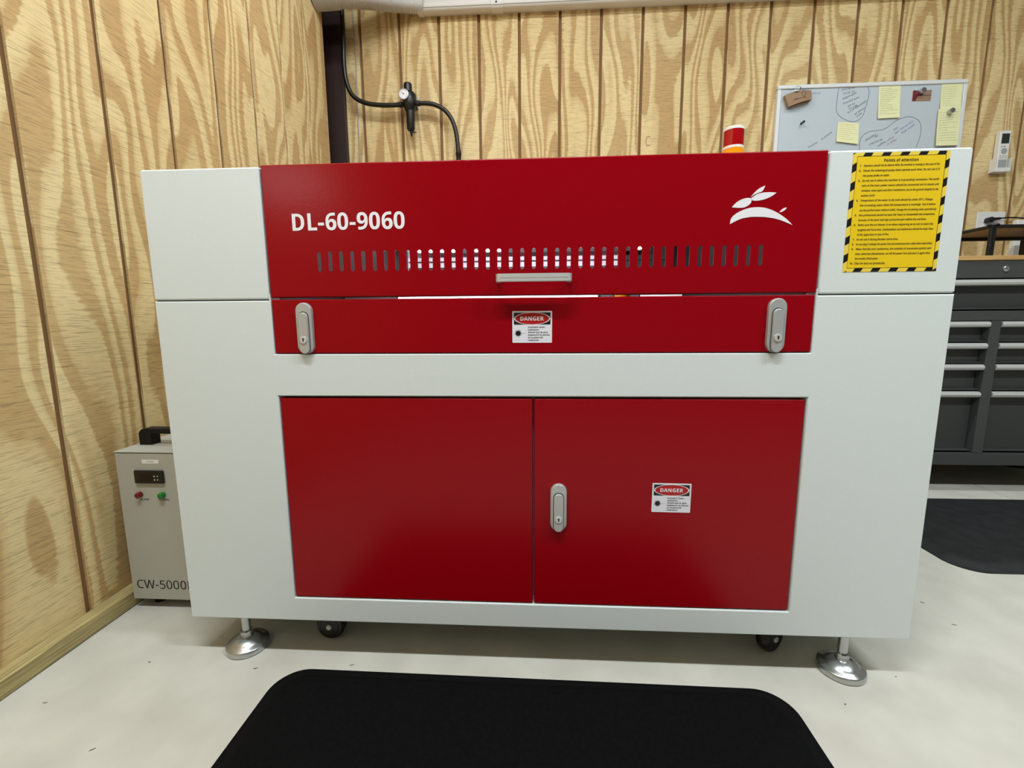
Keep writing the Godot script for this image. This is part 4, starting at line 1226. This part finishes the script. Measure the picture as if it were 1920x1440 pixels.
# ------------------------------------------------------------------ remote, outlet, cord
func build_wall_bits() -> void:
	var o := thing("remote_holder", "white plastic holder carrying the remote control on the back wall", "remote holder", Vector3(2.262, 1.386, WALL_Z))
	part("holder_shell", MB.new().box(Vector3(-0.037, 0, 0), Vector3(0.037, 0.066, 0.003), 0.001).box(Vector3(-0.037, 0.0, 0.003), Vector3(-0.0345, 0.066, 0.032), 0.001).box(Vector3(0.0345, 0.0, 0.003), Vector3(0.037, 0.066, 0.032), 0.001).box(Vector3(-0.037, 0.0, 0.003), Vector3(0.037, 0.003, 0.032), 0.001).box(Vector3(-0.0345, 0.003, 0.030), Vector3(0.0345, 0.020, 0.033), 0.001), M.plastic, o)
	var r := thing("remote_control", "white air conditioner remote with grey screen standing in its wall holder", "remote control", Vector3(2.258, 1.3895, WALL_Z + 0.0035))
	part("remote_body", MB.new().box(Vector3(-0.0255, 0.0, 0.0), Vector3(0.0255, 0.187, 0.026), 0.004), M.plastic, r)
	part("display", MB.new().box(Vector3(-0.017, 0.127, 0.026), Vector3(0.018, 0.172, 0.0265)), M.lcd, r)
	part("dial_button", MB.new().prism(disc(0.0135, 20, Vector2(0.0005, 0.093)), 0.026, 0.0275, 0.0006), M.greylight, r)
	for k in 8:
		part("button", MB.new().box(Vector3(-0.004, -0.0018, 0.026), Vector3(0.004, 0.0018, 0.0272), 0.0005), M.greylight if k < 7 else M.inkred, r, Vector3(-0.0125 + (k % 3) * 0.0125, 0.0625 + (k / 3) * 0.009 if k < 6 else 0.1135, 0))
	part("lower_flap", MB.new().box(Vector3(-0.019, 0.012, 0.026), Vector3(0.019, 0.054, 0.0268), 0.0004), M.greylight, r)
	# outlet plate
	var p := thing("wall_outlet", "white double outlet plate with a black plug, on the back wall above the tool chest", "outlet", Vector3(2.264, 1.148, WALL_Z))
	part("cover_plate", MB.new().box(Vector3(-0.067, -0.058, 0), Vector3(0.067, 0.058, 0.0065), 0.003), M.plastic, p)
	for k in 4:
		part("receptacle", MB.new().prism(round_rect(-0.016, -0.0135, 0.016, 0.0135, 0.008), 0.0065, 0.0082, 0.0006), M.print_white, p, Vector3(-0.026 + (k % 2) * 0.060, 0.020 - (k / 2) * 0.038, 0))
	for k in 2:
		part("slot_holes", MB.new().box(Vector3(-0.006, -0.004, 0.0082), Vector3(-0.0045, 0.004, 0.0084)).box(Vector3(0.0045, -0.004, 0.0082), Vector3(0.006, 0.004, 0.0084)), M.dark, p, Vector3(0.034, 0.020 - k * 0.038, 0))
	var c := thing("power_cord", "black plug and cord leading off to the right from the outlet", "power cord", Vector3(2.243, 1.163, WALL_Z + 0.0085))
	part("plug", MB.new().at(Vector3(0, 0, 0), Vector3(PI / 2, 0, 0)).lathe([Vector2(0, 0), Vector2(0.0135, 0), Vector2(0.0145, 0.010), Vector2(0.0135, 0.026), Vector2(0.0, 0.030)], 20).at(Vector3(0.008, 0.002, 0.016), Vector3(0, 0, -PI / 2 + 0.12)).lathe([Vector2(0, 0), Vector2(0.0095, 0), Vector2(0.0060, 0.040), Vector2(0, 0.041)], 14), M.black, c)
	part("cord", MB.new().tube(curve([Vector3(0.045, 0.0065, 0.016), Vector3(0.08, 0.009, 0.017), Vector3(0.14, 0.006, 0.02), Vector3(0.25, -0.01, 0.02), Vector3(0.6, -0.06, 0.02)], 24), 0.0034, 8), M.black, c)
	# pencilled letter on the boards
	var pc := []
	for k in 12:
		var a := 0.9 + 4.6 * k / 11.0
		pc.append(Vector2(0.5675 + cos(a) * 0.013, 1.584 + sin(a) * 0.022))
	var mb := MB.new()
	ring_line(mb, pc, WALL_Z + 0.0006, 0.0026)
	var wb: Node3D = get_node("wall_back")
	part("pencil_mark", mb, M.groove, wb)


# ------------------------------------------------------------------ tool chest and what stands on it
func build_tool_chest() -> void:
	var zf := -1.0; var x0 := 1.143; var x1 := 2.313; var zb := -1.46
	var o := thing("tool_chest", "grey steel rolling tool chest with wooden top and silver drawer handles", "tool chest", Vector3((x0 + x1) / 2, 0, (zf + zb) / 2))
	var cx := (x0 + x1) / 2
	var w := (x1 - x0) / 2; var d := 0.23
	# carcass: sides, back, rails and centre post
	var mb := MB.new()
	mb.box(Vector3(-w, 0.111, -d), Vector3(-w + 0.03, 0.895, d), 0.002)
	mb.box(Vector3(w - 0.03, 0.111, -d), Vector3(w, 0.895, d), 0.002)
	mb.box(Vector3(-w, 0.111, -d), Vector3(w, 0.895, -d + 0.02))
	mb.box(Vector3(-w + 0.03, 0.111, -d), Vector3(w - 0.03, 0.160, d), 0.002)
	mb.box(Vector3(-w + 0.03, 0.675, -d), Vector3(w - 0.03, 0.7115, d), 0.002)
	mb.box(Vector3(-0.0195, 0.160, -d), Vector3(0.0195, 0.675, d), 0.002)
	mb.box(Vector3(-w, 0.832, -d), Vector3(w, 0.895, d), 0.002)
	part("carcass", mb, M.steel_grey, o)
	part("wooden_top", MB.new().box(Vector3(-w - 0.006, 0.8955, -d - 0.005), Vector3(w + 0.006, 0.9125, d + 0.004), 0.0025), M.butcher, o)
	part("lock", MB.new().at(Vector3(0.004, 0.8645, d), Vector3(PI / 2, 0, 0)).lathe([Vector2(0, 0), Vector2(0.0105, 0), Vector2(0.0105, 0.004), Vector2(0.008, 0.006), Vector2(0, 0.0065)], 20), M.chrome, o)
	var hprof := func(yc: float, hh: float) -> PackedVector2Array:
		# handle section in (depth, height): lip with rolled front
		return PackedVector2Array([Vector2(-0.030, yc + hh / 2), Vector2(-0.004, yc + hh / 2), Vector2(0.003, yc + hh * 0.32), Vector2(0.006, yc), Vector2(0.003, yc - hh * 0.34), Vector2(-0.003, yc - hh / 2), Vector2(-0.008, yc - hh / 2), Vector2(-0.004, yc - hh * 0.1), Vector2(-0.008, yc + hh * 0.25), Vector2(-0.030, yc + hh * 0.3)])
	# one wide drawer on top, then two banks of four
	var wide := part("drawer", MB.new().box(Vector3(-w + 0.032, 0.7165, d - 0.25), Vector3(w - 0.032, 0.829, d - 0.030), 0.002).box(Vector3(-w + 0.032, 0.7165, d - 0.031), Vector3(w - 0.032, 0.722, d - 0.004), 0.0015), M.drawer_grey, o)
	part("handle", MB.new().at_keep(hprof.call(0.8155, 0.0235), d, -w + 0.034, w - 0.034), M.alu, wide)
	var rows := [[0.5955, 0.673, 0.661], [0.5135, 0.5935, 0.579], [0.410, 0.5115, 0.4975], [0.1665, 0.408, 0.3920]]
	for s in [-1.0, 1.0]:
		for r in rows:
			var a := -w + 0.032 if s < 0 else 0.0215
			var b := -0.0215 if s < 0 else w - 0.032
			var dr := part("drawer", MB.new().box(Vector3(a, r[0], d - 0.25), Vector3(b, r[1], d - 0.030), 0.002).box(Vector3(a, r[0], d - 0.031), Vector3(b, r[0] + 0.0045, d - 0.008), 0.0015), M.drawer_grey, o)
			part("handle", MB.new().at_keep(hprof.call(r[2], 0.0225), d, a + 0.001, b - 0.001), M.alu, dr)
	for s in [Vector2(-1, 1), Vector2(1, 1), Vector2(-1, -1), Vector2(1, -1)]:
		var cw := part("caster_wheel", MB.new().at(Vector3(0, 0.05, 0), Vector3(0, 0, PI / 2)).lathe([Vector2(0, -0.015), Vector2(0.044, -0.015), Vector2(0.05, -0.009), Vector2(0.05, 0.009), Vector2(0.044, 0.015), Vector2(0, 0.015)], 28), M.rubber, o, Vector3(s.x * (w - 0.09), 0, s.y * (d - 0.07)))
		part("caster_fork", MB.new().box(Vector3(-0.022, 0.045, -0.02), Vector3(-0.018, 0.111, 0.02)).box(Vector3(0.018, 0.045, -0.02), Vector3(0.022, 0.111, 0.02)).box(Vector3(-0.022, 0.104, -0.03), Vector3(0.022, 0.1112, 0.03)), M.satin, cw)
	# black riser shelf on the chest
	var s0 := thing("riser_shelf", "black tube frame riser shelf standing on the wooden chest top", "shelf", Vector3(1.752, 0.9128, -1.104))
	var sh := 0.119; var sw := 0.55; var sd := -0.255
	for q in [Vector2(0.012, 0), Vector2(sw, 0), Vector2(0.012, sd), Vector2(sw, sd)]:
		part("leg", MB.new().box(Vector3(q.x - 0.011, 0, q.y - 0.008), Vector3(q.x + 0.011, sh, q.y + 0.008), 0.004), M.matte_black, s0)
	for q in [[Vector3(0, sh - 0.004, -0.012), Vector3(sw, sh + 0.008, 0.012)], [Vector3(0, sh - 0.012, sd - 0.012), Vector3(sw, sh + 0.010, sd + 0.012)], [Vector3(-0.003, sh - 0.004, sd), Vector3(0.014, sh + 0.008, 0.0)], [Vector3(sw - 0.01, sh - 0.004, sd), Vector3(sw + 0.01, sh + 0.008, 0.0)]]:
		part("rail", MB.new().box(q[0], q[1], 0.004), M.matte_black, s0)
	part("shelf_board", MB.new().box(Vector3(0.012, sh, sd + 0.01), Vector3(sw - 0.01, sh + 0.007, -0.01), 0.001), mat(Color(0.55, 0.45, 0.33), 0.5), s0)
	part("leg_cap", MB.new().at(Vector3(0.012, sh + 0.006, 0)).lathe([Vector2(0, 0), Vector2(0.019, 0), Vector2(0.017, 0.005), Vector2(0, 0.007)], 18), M.matte_black, s0)
	# things at the right edge of the picture
	var bx := part("case", MB.new().box(Vector3(-0.075, 0, -0.05), Vector3(0.075, 0.092, 0.05), 0.005), M.matte_black, self, Vector3(2.055, 0.9129, -1.17))
	tag(bx, "black case standing under the riser shelf on the tool chest", "case")
	var pk := part("packet", MB.new().box(Vector3(-0.05, 0, -0.012), Vector3(0.05, 0.205, 0.012), 0.003), M.plastic, self, Vector3(2.205, 0.9129, -1.43))
	tag(pk, "white flat box standing on the chest behind the riser shelf", "box")
	# teal bin on the floor under the chest
	var tb := thing("tray", "teal round tray lying on the floor under the right end of the tool chest", "tray", Vector3(2.26, 0, -1.42))
	part("tray_wall", MB.new().lathe([Vector2(0, 0.010), Vector2(0.122, 0.010), Vector2(0.128, 0.020), Vector2(0.130, 0.055), Vector2(0.126, 0.055), Vector2(0.122, 0.018), Vector2(0, 0.016)], 40), M.teal, tb)
	part("tray_base", MB.new().lathe([Vector2(0, 0.0), Vector2(0.116, 0.0), Vector2(0.124, 0.0099), Vector2(0, 0.0099)], 40), M.dark, tb)
